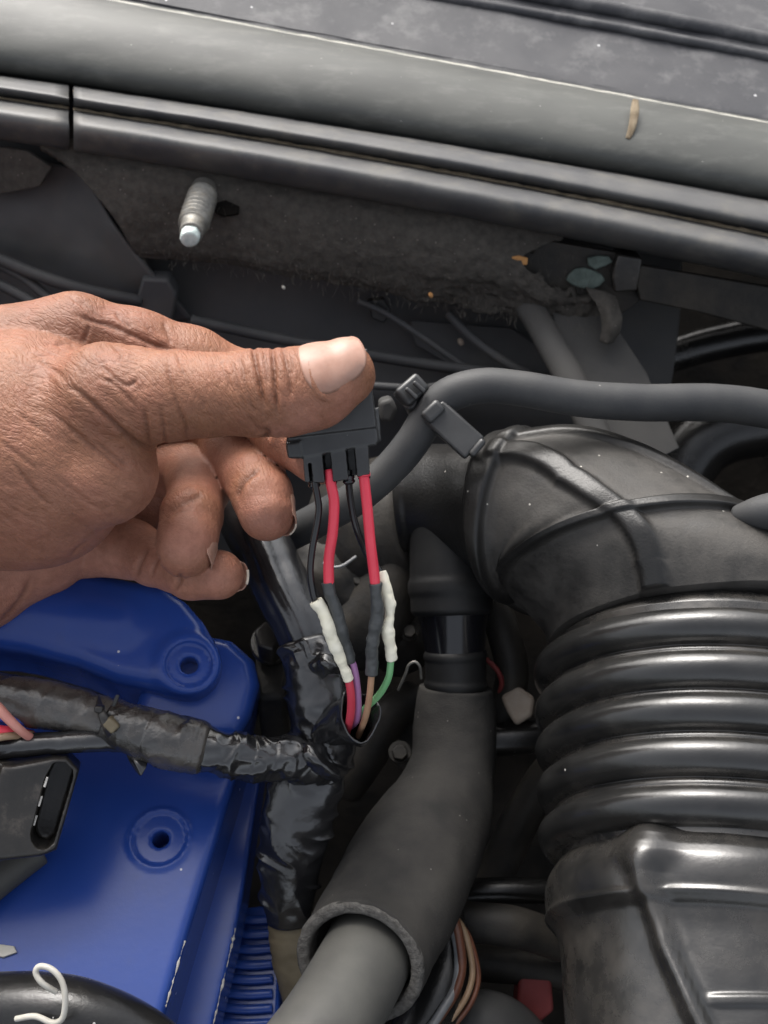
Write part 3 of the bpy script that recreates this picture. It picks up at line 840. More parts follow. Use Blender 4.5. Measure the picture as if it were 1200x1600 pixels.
tube('strap', [(640, 628, 388, 12), (660, 655, 400, 12), (700, 668, 405, 12), (735, 690, 396, 12)], M['conn'], cl, n=24, nt=14)
o = plate('fitting', [(592, 628), (612, 622), (622, 640), (612, 662), (594, 658)], Plane((592, 628, 400), (620, 622, 400), (600, 662, 402)), 10, M['bracket'], None, bevel=1.5)
tag(o, 'small bright metal fitting just right of the connector', 'fitting')

# breather pipe dropping from the elbow, then its foam sleeve
bp = thing('breather_pipe', 'black breather pipe hanging from the intake elbow with a glossy conical joint', 'pipe', (705, 1090, 440))
tube('cap', [(700, 800, 432, 62), (702, 860, 431, 62), (704, 905, 430, 64), (706, 955, 429, 64)], M['rubber_matte'], bp, n=50, nt=48, disp=lambda s, t, c: 0.8 * rib(s - 28, 3.0))
tube('cone', [(707, 948, 429, 57), (709, 985, 429, 51), (712, 1026, 429, 45)], M['plastic_gloss'], bp, n=30, nt=48)
tube('collar', [(711, 1018, 429, 48), (712, 1046, 429, 48), (712, 1076, 429, 47)], M['rubber_matte'], bp, n=24, nt=48, disp=lambda s, t, c: 0.5 * rib(s - 1.5, 1.2) + 0.5 * rib(s - 12, 1.2))
tube('lower_pipe', [(711, 1070, 430, 42), (711, 1100, 430, 42), (710, 1140, 430, 42)], M['rubber_matte'], bp, n=24, nt=40)

fp = thing('foam_sleeve_pipe', 'rubber pipe wrapped in a thick grey foam sleeve cut open at its lower end', 'pipe', (600, 1450, 400))
FO = [(712, 1074, 431, 56), (711, 1100, 431, 60), (710, 1150, 430, 63), (706, 1200, 426, 66), (690, 1255, 418, 78), (660, 1320, 405, 96), (622, 1395, 388, 101), (585, 1460, 371, 102), (562, 1504, 356, 103)]
tube('foam_sleeve', FO, M['foam'], fp, n=120, nt=72, inner=0.81, disp=lambda s, t, c: 0.9 * fbm(c / 18.0, 141, 2) + 0.12 * fbm(c / 2.0, 145, 2))
# the rough cut rim
qf, sf = path(FO, 60)
def rim(name, c, t, r0, r1, depth, m, parent, nt=96):
    f = np.array([0, 0, -1.0]); n = nrm(f - t * (f @ t)); b = np.cross(t, n)
    th = np.linspace(0, 2 * math.pi, nt, endpoint=False)
    d = n * np.cos(th)[:, None] + b * np.sin(th)[:, None]
    prof = [(r1 - 0.6, -1.2), (r1 + 0.15, -0.6), (r1 - 0.1, 0.35), (r1 - 0.8, 0.8)] + [(r1 + (r0 - r1) * k, 0.9) for k in (0.25, 0.5, 0.75)] + [(r0 + 0.4, 0.7), (r0 - 0.1, 0.1), (r0 - 0.1, -depth)]
    V = []
    for (r, h) in prof:
        p = c + d * r + t * h
        V.append(p + nrm(d + t) * (0.35 * fbm(p / 2.0, 151, 3))[:, None])
    V = np.concatenate(V)
    F = [(i * nt + j, i * nt + (j + 1) % nt, (i + 1) * nt + (j + 1) % nt, (i + 1) * nt + j) for i in range(len(prof) - 1) for j in range(nt)]
    return mesh_obj(name, V, F, m, parent)
te = nrm(qf[-1, :3] - qf[-3, :3])
rim('cut_rim', qf[-1, :3], te, qf[-1, 3] * 0.81, qf[-1, 3], 8, M['foam_edge'], fp)
tube('inner_pipe', [(622, 1395, 390, 66), (592, 1452, 376, 70), (566, 1508, 358, 72), (512, 1600, 338, 75), (440, 1700, 322, 78), (360, 1820, 308, 78)], M['pipe'], fp, n=60, nt=56)

# ================================================================== blue valve cover
vc = thing('valve_cover', 'glossy blue painted valve cover with round bolt bosses under the hand', 'valve cover', (200, 1300, 410))
PT = Plane((250, 1310, 384), (0, 1310, 384), (250, 1600, 352))          # lower deck, level
PU = Plane((250, 1040, 379), (0, 1040, 374), (250, 900, 392))           # upper deck
def uvs(pl, poly, h=0.0): return [pl.uv(x, y, h) for x, y in poly]
LOWER = [(-420, 1120), (-100, 1100), (200, 1110), (392, 1120), (366, 1216), (320, 1368), (288, 1472), (258, 1576), (215, 1720), (140, 1900), (-420, 1900)]
def bounds(pls, polys, h0, h1, pad=3):
    P = []
    for pl_, poly in zip(pls, polys):
        for x, y in poly:
            P += [pl_.at(x, y, 0) + pl_.n * h0, pl_.at(x, y, 0) + pl_.n * h1]
    P = np.array(P); return P.min(0) - pad, P.max(0) + pad
def clipx(poly, x0, y1):
    return [(max(x, x0), min(y, y1)) for x, y in poly]
LOWER = clipx(LOWER, -260, 1780)
b1 = PT.uv(250, 1310)
def f_lower(X, Y, Z):
    d = s_extr(X, Y, Z, PT, uvs(PT, LOWER), -30, 0.0, 3.0)
    ring = np.maximum(s_cyl(X, Y, Z, PT, b1, 10.2, -2, 0.45, 0.4), -s_cyl(X, Y, Z, PT, b1, 9.2, -3, 4, 0.3))
    d = smin(d, ring, 1.6)
    d = smax(d, -s_cyl(X, Y, Z, PT, b1, 8.8, -0.25, 4, 0.3), 0.8)
    d = smax(d, -s_cyl(X, Y, Z, PT, b1, 2.8, -14, 4, 0.3), 0.8)
    return d
lo, hi = bounds([PT], [LOWER], -31, 2)
V, F = surface_nets(f_lower, lo, hi, 0.75)
mesh_obj('lower_cover', V, F.tolist(), M['blue'], vc)
# flange: wider and lower
FLANGE = clipx([(-420, 1150), (200, 1140), (410, 1180), (404, 1224), (380, 1392), (364, 1472), (340, 1572), (300, 1720), (240, 1900), (-420, 1900)], -260, 1780)
def f_flange(X, Y, Z):
    return s_extr(X, Y, Z, PT, uvs(PT, FLANGE, -24), -44, -24, 1.2)
lo, hi = bounds([PT], [FLANGE], -45, -20, 8)
V, F = surface_nets(f_flange, lo, hi, 1.0)
mesh_obj('flange', V, F.tolist(), M['blue'], vc)
# upper raised cover
UP = [(-420, 1010), (-200, 1000), (0, 1008), (40, 1015), (120, 1037), (180, 1062), (256, 1078), (300, 1076), (326, 1056), (340, 1030), (334, 996), (318, 968), (290, 936), (256, 914), (200, 902), (120, 886), (0, 850), (-420, 780)]
UP = [(max(x, -300), y) for x, y in UP]
b2 = PU.uv(295, 1038)
SH = [(250, 1000), (330, 990), (362, 996), (398, 1028), (406, 1066), (392, 1116), (372, 1150), (300, 1160), (200, 1120)]
def f_upper(X, Y, Z):
    d = s_extr(X, Y, Z, PU, uvs(PU, UP), -34, 0.0, 5.0)
    # a low crown along the middle of the deck
    d = smin(d, s_cone(X, Y, Z, PU.at(-200, 925, -9), PU.at(190, 975, -9), 11.0, 10.0), 7.0)
    d = smin(d, s_cyl(X, Y, Z, PU, b2, 10.2, -12, 0.6, 1.2), 4.0)
    d = smax(d, -s_cyl(X, Y, Z, PU, b2, 7.6, -0.3, 4, 0.3), 0.6)
    d = smax(d, -s_cyl(X, Y, Z, PU, b2, 2.9, -16, 4, 0.3), 0.8)
    return d
lo, hi = bounds([PU], [UP], -35, 4)
V, F = surface_nets(f_upper, lo, hi, 0.75)
mesh_obj('upper_cover', V, F.tolist(), M['blue'], vc)
def f_should(X, Y, Z):
    return s_extr(X, Y, Z, PU, uvs(PU, SH, -8), -46, -8, 5.0)
lo, hi = bounds([PU], [SH], -47, -4, 6)
V, F = surface_nets(f_should, lo, hi, 0.8)
mesh_obj('shoulder', V, F.tolist(), M['blue'], vc)
# chipped bare line along the flange edge
def edge_pts(pts, h, r):
    return [(x, y, PT.at(x, y, h)[2] - 0.2, r) for x, y in pts]
for (pts, r) in (([(368, 1450), (361, 1482), (354, 1512)], 1.2), ([(352, 1520), (345, 1550), (338, 1580), (332, 1604)], 1.4)):
    tube('chipped_edge', edge_pts(pts, -23.9, r), M['chip'], vc, n=70, nt=8, disp=lambda s, t, c: 0.4 * fbm(c / 1.6, 161, 3) - 0.05)
tube('chipped_edge', [(x, y, d, 0.9) for (x, y, d) in ((289, 1470, 363.5), (280, 1500, 361), (270, 1535, 358), (259, 1574, 354.5))], M['chip'], vc, n=60, nt=8, disp=lambda s, t, c: 0.5 * fbm(c / 2.0, 165, 3))

# ribbed blue block below the flange
rb = thing('ribbed_block', 'dark blue painted block with closely spaced horizontal ribs beside the flange', 'engine block', (400, 1560, 420))
PB = Plane((400, 1420, 424), (440, 1420, 424), (395, 1600, 400))
plate('block_face', [(372, 1418), (432, 1412), (440, 1500), (430, 1700), (300, 1760), (345, 1560)], PB, 20, M['blue'], rb, bevel=1.5)
for k, y in enumerate((1436, 1458, 1482, 1506, 1529, 1552, 1575, 1598, 1622)):
    x0 = 374 - 0.16 * (y - 1420); x1 = 428 - 0.02 * (y - 1420)
    a, b = PB.at(x0, y, 1.2), PB.at(x1, y, 1.2)
    pa, pb_ = pxof(a[None])[0], pxof(b[None])[0]
    tube('rib', [(pa[0], pa[1], a[2], 7), ((pa[0] + pb_[0]) / 2, (pa[1] + pb_[1]) / 2 + 2, (a[2] + b[2]) / 2 - 0.3, 7.5), (pb_[0], pb_[1], b[2], 7)], M['blue'], rb, n=16, nt=14)

# black hex flange bolt on the blue casting
hb = thing('flange_bolt', 'grimy black hex bolt standing beside the blue cover', 'bolt', (420, 1015, 410))
PH = Plane((420, 1000, 402), (450, 1000, 402), (420, 970, 408))
def hexa(cx, cy, r, a0=0.3): return [(cx + r * math.cos(a0 + k * math.pi / 3), cy + r * math.sin(a0 + k * math.pi / 3)) for k in range(6)]
plate('head', hexa(420, 992, 24), PH, 9, M['plastic_dirty'], hb, bevel=1.0)
plate('washer', [(422 + 31 * math.cos(a), 1004 + 31 * math.sin(a)) for a in np.linspace(0, 2 * math.pi, 28, endpoint=False)], PH, 2, M['plastic_dirty'], hb, bevel=0.6, h=-8)
plate('shank_boss', [(398, 1000), (420, 985), (446, 1000), (452, 1040), (446, 1090), (400, 1090)], PH, 40, M['dark_metal'], hb, bevel=2.0, h=-12)

# ================================================================== hose end with wire clip, bottom left
sh = thing('small_hose', 'black hose with an off-white spring wire clip in the bottom left corner', 'hose', (70, 1590, 350))
tube('hose', [(-160, 1590, 352, 60), (-40, 1584, 345, 60), (60, 1580, 340, 58), (140, 1592, 338, 55), (230, 1640, 340, 55), (330, 1740, 345, 55)], M['rubber'], sh, n=60, nt=48)
tube('wire_clip', [(25, 1592, 327, 4.6), (55, 1588, 325, 4.8), (82, 1598, 324, 4.8), (98, 1590, 323, 4.8), (102, 1560, 322, 4.8), (96, 1532, 322, 4.8), (80, 1514, 322, 4.8), (62, 1510, 322, 4.8), (56, 1520, 322, 4.8), (66, 1536, 322, 4.8), (88, 1550, 324, 4.6)], M['clip_white'], sh, n=90, nt=14)
o = plate('paint_scrap', [(-10, 1474), (22, 1478), (26, 1488), (4, 1496), (-10, 1492)], PT, 1.2, M['clip_white'], None, bevel=0.3, h=1.0)
tag(o, 'pale flake of old gasket lying on the blue cover at the left edge', 'flake')
o = tube('drain_tube', [(-120, 1480, 362, 26), (-30, 1400, 368, 25), (20, 1360, 372, 24), (60, 1330, 376, 23)], M['pipe'], None, n=40, nt=28)
tag(o, 'grey tube passing under the black plug at the left edge', 'tube')

# ================================================================== taped wiring harness
hn = thing('wiring_harness', 'glossy black taped wiring harness branching across the blue valve cover', 'wiring harness', (480, 1200, 385))
def taped(seed, amp=0.7, lap=7.0):
    def f(s, t, c):
        ph = (s / lap + t / (2 * math.pi) + 0.35 * vnoise(c / 9.0, seed)) % 1.0
        step = 0.35 * (sstep(0.0, 0.07, ph) - ph)
        rd = 1 - np.abs(vnoise(c / np.array([5.0, 4.0, 5.0]), seed + 1))
        return amp * (rd ** 3 - 0.4) + step * 1.2 + amp * 0.8 * fbm(c / 7.0, seed + 3, 2)
    return f
def folds(seed, amp, a, lam):
    """diagonal stretch folds in wide tape"""
    def f(s, t, c):
        tt = (t + math.pi) % (2 * math.pi) - math.pi
        ph = s / lam + a * np.sin(tt) * 1.3 + 0.8 * vnoise(c / 8.0, seed)
        return amp * (1 - np.abs(np.sin(math.pi * ph)) ** 0.7) * sstep(-0.25, 0.45, vnoise(c / 11.0, seed + 9) + 0.25) + 0.35 * fbm(c / 5.0, seed + 2, 2)
    return f
# left branch over the cover
tube('tape_wrap', [(-260, 1050, 372, 34), (-60, 1078, 368, 36), (40, 1096, 365, 37), (100, 1106, 364, 36), (150, 1118, 364, 33), (178, 1128, 364, 30)], M['tape_dusty'], hn, n=150, nt=56, disp=taped(201, 0.34, 14))
tube('tape_wrap', [(172, 1124, 362, 33), (215, 1143, 361, 40), (260, 1156, 361, 43), (300, 1166, 362, 42), (318, 1170, 362, 38)], M['tape_dusty'], hn, n=110, nt=56, disp=taped(211, 0.38, 16))
tube('tape_wrap', [(300, 1166, 363, 36), (350, 1176, 365, 34), (400, 1186, 368, 32), (440, 1186, 371, 31), (482, 1190, 376, 32), (510, 1196, 382, 30)], M['tape'], hn, n=130, nt=56, disp=taped(221, 1.2, 9))
# trunk: from under the fingers down to the junction
tube('trunk', [(372, 770, 420, 46), (392, 820, 412, 46), (412, 860, 405, 46), (436, 910, 398, 47), (466, 965, 392, 46), (492, 1020, 389, 43)], M['tape'], hn, n=150, nt=60, disp=lambda s, t, c: 1.6 * rib((t + math.pi) % (2 * math.pi) - math.pi + 0.35 - 0.008 * s, 0.3) + 0.3 * fbm(c / 9.0, 231, 2))
tube('trunk', [(484, 1004, 387, 47), (496, 1050, 385, 52), (505, 1100, 384, 55), (507, 1150, 385, 52), (498, 1196, 386, 48)], M['tape'], hn, n=140, nt=60, disp=folds(241, 1.8, 0.8, 9.0))
# wide downward leg
tube('tape_wrap', [(492, 1170, 385, 50), (480, 1220, 383, 56), (466, 1270, 384, 56), (458, 1320, 386, 52), (452, 1370, 388, 46), (450, 1410, 390, 40), (452, 1440, 392, 34)], M['tape'], hn, n=190, nt=72, disp=folds(251, 1.7, 1.0, 9.5), flat=0.62)
tube('loom_end', [(452, 1418, 392, 34), (455, 1460, 394, 34), (460, 1500, 397, 33), (472, 1560, 404, 30)], M['olive'], hn, n=40, nt=36, flat=0.6, disp=taped(261, 0.3, 12))
# open mouth of tape that the four spliced wires come out of
ctr = [(486, 1150, 388), (510, 1146, 382), (532, 1138, 374), (550, 1128, 366), (560, 1116, 359)]
nt_ = 72
cc = catmull([c3(p) for p in ctr], 30)
tdir = nrm(np.gradient(cc, axis=0))
V = []
for i in range(30):
    u = i / 29
    nn = nrm(np.array([0.45, -0.45, -0.75])); nn = nrm(nn - tdir[i] * (nn @ tdir[i])); bb = np.cross(tdir[i], nn)
    th = np.linspace(0, 2 * math.pi, nt_, endpoint=False)
    R = (43 - 5 * u) * 0.205
    p = cc[i] + (nn * np.cos(th)[:, None] * 0.60 + bb * np.sin(th)[:, None]) * R
    lip = u ** 3 * (2.6 * np.cos(2 * th + 0.5) + 1.8 * np.sin(3 * th + 1.0))
    p = p + tdir[i] * lip[:, None] + nrm(p - cc[i]) * (0.6 * fbm(p / 4.0, 271, 3) + 1.4 * u ** 4)[:, None]
    V.append(p)
V = np.concatenate(V)
F = [(i * nt_ + j, i * nt_ + (j + 1) % nt_, (i + 1) * nt_ + (j + 1) % nt_, (i + 1) * nt_ + j) for i in range(29) for j in range(nt_)]
mesh_obj('tape_mouth', V, F, M['tape'], hn, solid=0.5)
# small tape tails and a crumpled cable tie
surf('tape_tail', [[(196, 1176, 360), (212, 1180, 358), (226, 1182, 359)], [(202, 1190, 359), (214, 1194, 356), (230, 1192, 358)], [(212, 1206, 359), (220, 1212, 356), (228, 1200, 357)]], M['tape'], hn, nu=14, nv=14, solid=0.5)
surf('tape_tail', [[(462, 1160, 372), (485, 1164, 368), (510, 1186, 368), (534, 1204, 371)], [(458, 1176, 370), (482, 1180, 365), (508, 1200, 365), (532, 1216, 369)], [(452, 1192, 372), (476, 1198, 368), (502, 1214, 369), (528, 1224, 372)]], M['tape'], hn, nu=30, nv=20, solid=0.5,
     disp=lambda A: np.stack([0 * A[..., 0], 0 * A[..., 0], 0.8 * fbm(A / 4.0, 281, 3)], -1))
surf('tape_tail', [[(478, 1030, 377), (505, 1020, 373), (535, 1030, 374)], [(484, 1046, 374), (508, 1036, 370), (538, 1044, 372)], [(500, 1066, 375), (515, 1052, 372), (540, 1056, 374)]], M['tape'], hn, nu=24, nv=20, solid=0.5,
     disp=lambda A: np.stack([0 * A[..., 0], 0 * A[..., 0], 0.9 * fbm(A / 4.5, 285, 3)], -1))
tube('cable_tie', [(152, 1092, 362, 6), (158, 1112, 354, 7), (166, 1132, 353, 8), (172, 1150, 356, 7)], M['plastic_dirty'], hn, n=30, nt=12, flat=0.5)
obox('tie_head', (164, 1126, 352), (180, 1142, 352), 18, 5, M['olive'], hn, 0.8)
obox('tie_head', (146, 1108, 352.5), (160, 1110, 352.5), 12, 4, M['plastic_dirty'], hn, 0.8)
obox('tie_tail', (176, 1104, 356), (184, 1086, 356), 6, 1.2, M['plastic'], hn, 0.3)

o = tube('black_cable', [(-200, 1196, 362, 17), (-40, 1176, 360, 17), (30, 1166, 359, 17), (90, 1160, 359, 17), (150, 1157, 360, 17), (200, 1158, 364, 16)], M['tape'], None, n=70, nt=28, disp=taped(291, 0.2, 20))
tag(o, 'smooth black cable lying just below the taped harness at the left edge', 'cable')
for (pts, m_, nm, lab) in (([(-120, 1040, 358, 8), (-20, 1092, 353, 8), (10, 1120, 352, 8), (34, 1143, 354, 7), (60, 1160, 362, 7)], 'wire_pink', 'loose_wire', 'loose pink wire at the left edge above the black cable'),
                           ([(-120, 1096, 362, 7), (-30, 1116, 358, 7), (10, 1124, 358, 7), (40, 1128, 362, 7)], 'wire_blue', 'loose_wire', 'loose blue wire behind the pink one at the left edge'),
                           ([(-120, 1128, 358, 8), (-30, 1138, 355, 8), (10, 1142, 356, 8), (50, 1148, 364, 7)], 'wire_red', 'loose_wire', 'loose red wire at the left edge just above the black cable'),
                           ([(-120, 1156, 358, 6), (-20, 1154, 354, 6), (14, 1150, 355, 6), (50, 1148, 362, 6)], 'wire_tan', 'loose_wire', 'loose tan wire lowest of the loose wires at the left edge')):
    o = tube(nm, pts, M[m_], None, n=40, nt=16)
    tag(o, lab, 'wire', 'loose wires at the left edge')

# unplugged black connector shell at the left edge
pg = thing('empty_connector', 'dirty black connector shell with a dark open socket at the left edge', 'connector', (60, 1270, 365))
PC = Plane((60, 1190, 352), (110, 1200, 354), (40, 1340, 350))
def f_shell(X, Y, Z):
    face = [(82, 1184), (104, 1184), (122, 1200), (124, 1216), (92, 1322), (78, 1338), (58, 1336), (42, 1326), (38, 1306), (62, 1216)]
    body = [(-160, 1190), (20, 1196), (84, 1184), (104, 1184), (124, 1204), (88, 1330), (64, 1340), (-10, 1348), (-160, 1356)]
    d = s_extr(X, Y, Z, PC, uvs(PC, body), -17, 0, 2.0)
    hole = [(84, 1192), (102, 1192), (114, 1204), (114, 1216), (84, 1318), (72, 1328), (58, 1326), (50, 1316), (48, 1304), (70, 1218)]
    d = smax(d, -s_extr(X, Y, Z, PC, uvs(PC, hole), -14.5, 5, 1.2), 0.6)
    groove = [(-6, 1180), (6, 1180), (-16, 1280), (-30, 1280)]
    d = smax(d, -s_extr(X, Y, Z, PC, uvs(PC, groove), -4, 5, 0.6), 0.8)
    return d
P = np.array([PC.at(x, y, h) for x in (-160, 124) for y in (1180, 1360) for h in (-18, 2)])
V, F = surface_nets(f_shell, P.min(0) - 2, P.max(0) + 2, 0.55)
mesh_obj('shell', V, F.tolist(), M['plastic_dirty'], pg)
for (x, y) in ((71, 1222), (62, 1252), (54, 1282)):
    obox('terminal_edge', (x + 3, y - 8, 352.5), (x - 2, y + 8, 352), 3.5, 0.5, M['chip'], pg, 0.15)

# ================================================================== the connector in the hand, its leads and splices
cn = thing('wire_connector', 'black four-way plug with red and black leads spliced to coloured wires, held in the fingers', 'connector', (520, 740, 330))
PK = Plane((520, 700, 326), (590, 690, 326), (525, 750, 327))
def f_plug(X, Y, Z):
    body = [(446, 700), (452, 640), (446, 590), (572, 560), (584, 625), (592, 688), (588, 697), (560, 700), (482, 716), (456, 717), (449, 712)]
    d = s_extr(X, Y, Z, PK, uvs(PK, body), -13.5, 0, 1.1)
    tabs = [(471, 690), (476, 754), (511, 755), (543, 750), (578, 741), (575, 690)]
    t = s_extr(X, Y, Z, PK, uvs(PK, tabs), -12.5, -0.3, 0.4)
    for sl_ in ([(503, 708), (516, 706), (522, 770), (509, 770)], [(540, 702), (554, 700), (560, 765), (546, 765)], [(481, 724), (486, 724), (491, 770), (486, 770)]):
        t = smax(t, -s_extr(X, Y, Z, PK, uvs(PK, sl_), -9, 5, 0.2), 0.3)
    # raised lug at the lower left, a shallow step across the face and a thin parting groove
    d = smin(d, s_extr(X, Y, Z, PK, uvs(PK, [(447, 692), (470, 688), (474, 716), (450, 716)]), -14.5, 0.7, 0.8), 0.5)
    d = smin(d, s_extr(X, Y, Z, PK, uvs(PK, [(452, 560), (574, 545), (588, 668), (452, 684)]), -3, 0.8, 0.5), 0.4)
    d = smin(d, s_extr(X, Y, Z, PK, uvs(PK, [(582, 640), (592, 636), (596, 690), (586, 694)]), -12, -2.0, 0.6), 0.4)
    return smin(d, t, 0.5)
P = np.array([PK.at(x, y, h) for x in (440, 598) for y in (555, 765) for h in (-15, 2)])
V, F = surface_nets(f_plug, P.min(0) - 1.5, P.max(0) + 1.5, 0.33)
mesh_obj('housing', V, F.tolist(), M['conn'], cn)
def lumpy(seed, a=0.35):
    return lambda s, t, c: a * fbm(c / 3.4, seed, 2) + 0.5 * a * vnoise(np.stack([s / 2.3, 0 * s], -1), seed) + 0.35 * a * fbm(c / 1.1, seed + 2, 2)
def wire(name, pts, m, **k): return tube(name, pts, M[m], cn, n=k.pop('n', 60), nt=16, **k)
wire('lead', [(490, 742, 329, 5.2), (493, 760, 329, 5.4), (498, 790, 330, 5.4), (496, 815, 331, 5.4), (488, 858, 333, 5.4), (485, 895, 335, 5.4), (490, 930, 337, 5.4), (498, 950, 338, 5)], 'wire_black')
wire('lead', [(515, 735, 329.5, 8), (517, 755, 329, 8.3), (522, 785, 329, 8.3), (520, 830, 331, 8.3), (514, 872, 334, 8.3), (514, 912, 336, 8.3), (517, 925, 337, 7)], 'wire_red')
wire('lead', [(545, 735, 333, 5.4), (545, 755, 333, 5.6), (549, 790, 334, 5.6), (557, 825, 336, 5.6), (572, 862, 340, 5.6), (588, 885, 341, 5.6), (600, 905, 340, 5)], 'wire_black')
wire('lead', [(567, 730, 330, 8), (569, 748, 329.5, 8.3), (574, 795, 330, 8.3), (579, 850, 332, 8.3), (585, 900, 335, 8.3), (587, 925, 336, 7)], 'wire_red')
for (x, y) in ((491, 756), (517, 752), (545, 750), (569, 744)):
    tube('wire_seal', [(x - 0.6, y - 6, 330.2, 9.0), (x, y, 330.2, 9.4), (x + 0.6, y + 5, 330.4, 8.6)], M['plastic_gloss'], cn, n=12, nt=18, disp=lambda s, t, c: 0.16 * np.sin(s * 5.0))
tube('lead_boot', [(568, 738, 329.3, 10.5), (568.5, 744, 329.3, 10.5)], M['wire_red'], cn, n=6, nt=18)
tube('splice_sleeve', [(513, 910, 336, 9.6), (517, 930, 336.5, 10), (526, 956, 338, 9.2), (533, 985, 340, 10.2), (541, 1010, 343, 9.2), (548, 1034, 345, 8.6)], M['sleeve_grey'], cn, n=70, nt=24, disp=lumpy(301, 0.32), inner=0.7)
tube('splice_sleeve', [(494, 938, 337, 9.5), (504, 956, 337.5, 9.2), (512, 975, 338, 10.4), (520, 1000, 340, 9.6), (528, 1018, 342, 10), (536, 1040, 344, 8.8), (545, 1062, 346, 8.4)], M['sleeve_white'], cn, n=70, nt=24, disp=lumpy(311, 0.34), inner=0.7)
tube('splice_sleeve', [(586, 911, 335.5, 10.4), (588, 935, 336.5, 10), (590, 960, 338, 10.6), (584, 990, 340, 9.6), (581, 1020, 342.5, 10.2), (581, 1053, 345, 9.6)], M['sleeve_grey'], cn, n=70, nt=24, disp=lumpy(321, 0.32), inner=0.7)
tube('splice_sleeve', [(596, 893, 340, 7.6), (602, 915, 339.5, 8.4), (608, 940, 340, 9.6), (609, 962, 341, 9.0), (606, 985, 342, 9.4), (609, 1008, 344, 9.2), (612, 1029, 346, 9.2)], M['sleeve_white'], cn, n=70, nt=24, disp=lumpy(331, 0.3), inner=0.7)
wire('wire', [(540, 1048, 345, 6), (546, 1068, 346.5, 6.4), (549, 1095, 350, 6.4), (547, 1122, 356, 6.4), (540, 1150, 370, 6)], 'wire_red_dark')
wire('wire', [(546, 1026, 344.5, 5), (553, 1042, 346, 5.2), (558, 1070, 349, 5.2), (560, 1106, 354, 5.2), (556, 1128, 362, 5), (540, 1140, 374, 5)], 'wire_purple')
wire('wire', [(581, 1040, 344, 5), (580, 1060, 345.5, 5.2), (577, 1090, 349, 5.2), (571, 1120, 355, 5.2), (560, 1150, 368, 5)], 'wire_brown')
wire('wire', [(611, 1018, 345, 5.2), (610, 1040, 346.5, 5.4), (606, 1062, 349, 5.4), (592, 1086, 353, 5.4), (572, 1106, 358, 5.4), (552, 1130, 368, 5)], 'wire_green')

# ================================================================== things in the dark gap between sleeve and bellows
def lone(name, lab, cat, pts, m_, n=40, nt=24, group=None, **k):
    return tag(tube(name, pts, M[m_], None, n=n, nt=nt, **k), lab, cat, group)
lone('gap_pipe', 'dark pipe entering behind the bellows level with the beige tab', 'pipe', [(690, 1150, 452, 26), (760, 1156, 450, 26), (850, 1150, 450, 26), (960, 1140, 455, 26)], 'rubber')
lone('gap_pipe', 'dark diagonal pipe low in the gap between foam sleeve and bellows', 'pipe', [(880, 1180, 470, 30), (830, 1250, 470, 30), (790, 1330, 470, 30), (750, 1420, 475, 30)], 'dark_metal')
lone('gap_pipe', 'upper of the two level pipes beside the brown cables', 'pipe', [(660, 1400, 445, 20), (760, 1392, 440, 20), (860, 1392, 440, 20), (960, 1396, 440, 20)], 'rubber')
lone('gap_pipe', 'greasy grey pipe just right of the brown cable loop', 'pipe', [(690, 1430, 418, 28), (740, 1440, 415, 30), (800, 1448, 415, 32), (850, 1462, 418, 30), (960, 1500, 424, 30)], 'dark_metal')
lone('gap_pipe', 'lower dark pipe above the red plastic part', 'pipe', [(690, 1500, 436, 26), (760, 1505, 434, 28), (840, 1512, 434, 28), (960, 1530, 436, 28)], 'dark_metal')
lone('gap_pipe', 'broad dark pipe at the bottom edge beside the red plastic part', 'pipe', [(690, 1640, 410, 60), (760, 1610, 412, 60), (820, 1660, 420, 60), (880, 1760, 430, 60)], 'hose')
o = plate('red_tab', [(812, 1520), (862, 1526), (866, 1580), (842, 1600), (806, 1588)], Plane((812, 1520, 428), (862, 1526, 428), (830, 1600, 424)), 12, M['red_part'], None, bevel=1.5)
tag(o, 'dull red plastic part at the bottom between pipes and bellows', 'plastic part')
o = plate('beige_tab', [(782, 1088), (808, 1070), (836, 1090), (832, 1118), (806, 1134), (792, 1112)], Plane((782, 1088, 446), (808, 1070, 446), (800, 1134, 443)), 9, M['beige'], None, bevel=1.5)
tag(o, 'dirty beige plastic tab peeking out left of the bellows', 'tab')
lone('wire_hook', 'thin bright wire hook in the dark beside the green wire', 'hook', [(622, 1078, 410, 2.0), (634, 1052, 404, 2.2), (638, 1040, 402, 2.2), (648, 1034, 401, 2.2), (656, 1042, 402, 2.2), (658, 1060, 406, 2.0)], 'steel', n=40, nt=10)
cbx = [(702, 1418), (722, 1440), (734, 1478), (738, 1515), (728, 1550), (704, 1585), (670, 1622)]
for k, (off, m_, r, lab) in enumerate(((-16, 'wire_rust', 7, 'rust brown cable, innermost of the curved cables beside the foam sleeve'), (0, 'wire_tan', 5, 'tan cable in the middle of the curved cables beside the foam sleeve'),
                                      (9, 'wire_rust', 4.5, 'thin brown cable, outermost of the curved cables beside the foam sleeve'))):
    lone('curved_cable', lab, 'cable', [(x + off * (0.4 + 0.6 * math.sin(i / 6 * math.pi)) , y + (-4 if k == 0 else 8 * k), 392 + 2 * k - 3 * (i > 3) * (i - 3), r) for i, (x, y) in enumerate(cbx)], m_, n=60, nt=16, group='curved cables beside the foam sleeve')
lone('curved_cable', 'grey cable on the inside of the brown cables by the foam sleeve', 'cable', [(706, 1440, 396, 6), (716, 1490, 394, 7), (712, 1540, 390, 7), (690, 1580, 384, 7), (660, 1625, 378, 7)], 'wire_grey', n=60, nt=16, group='curved cables beside the foam sleeve')
lone('black_duct', 'black bulging duct behind the curved brown cables', 'duct', [(690, 1430, 408, 34), (698, 1490, 404, 40), (680, 1560, 396, 46), (640, 1640, 390, 48)], 'rubber', nt=36)
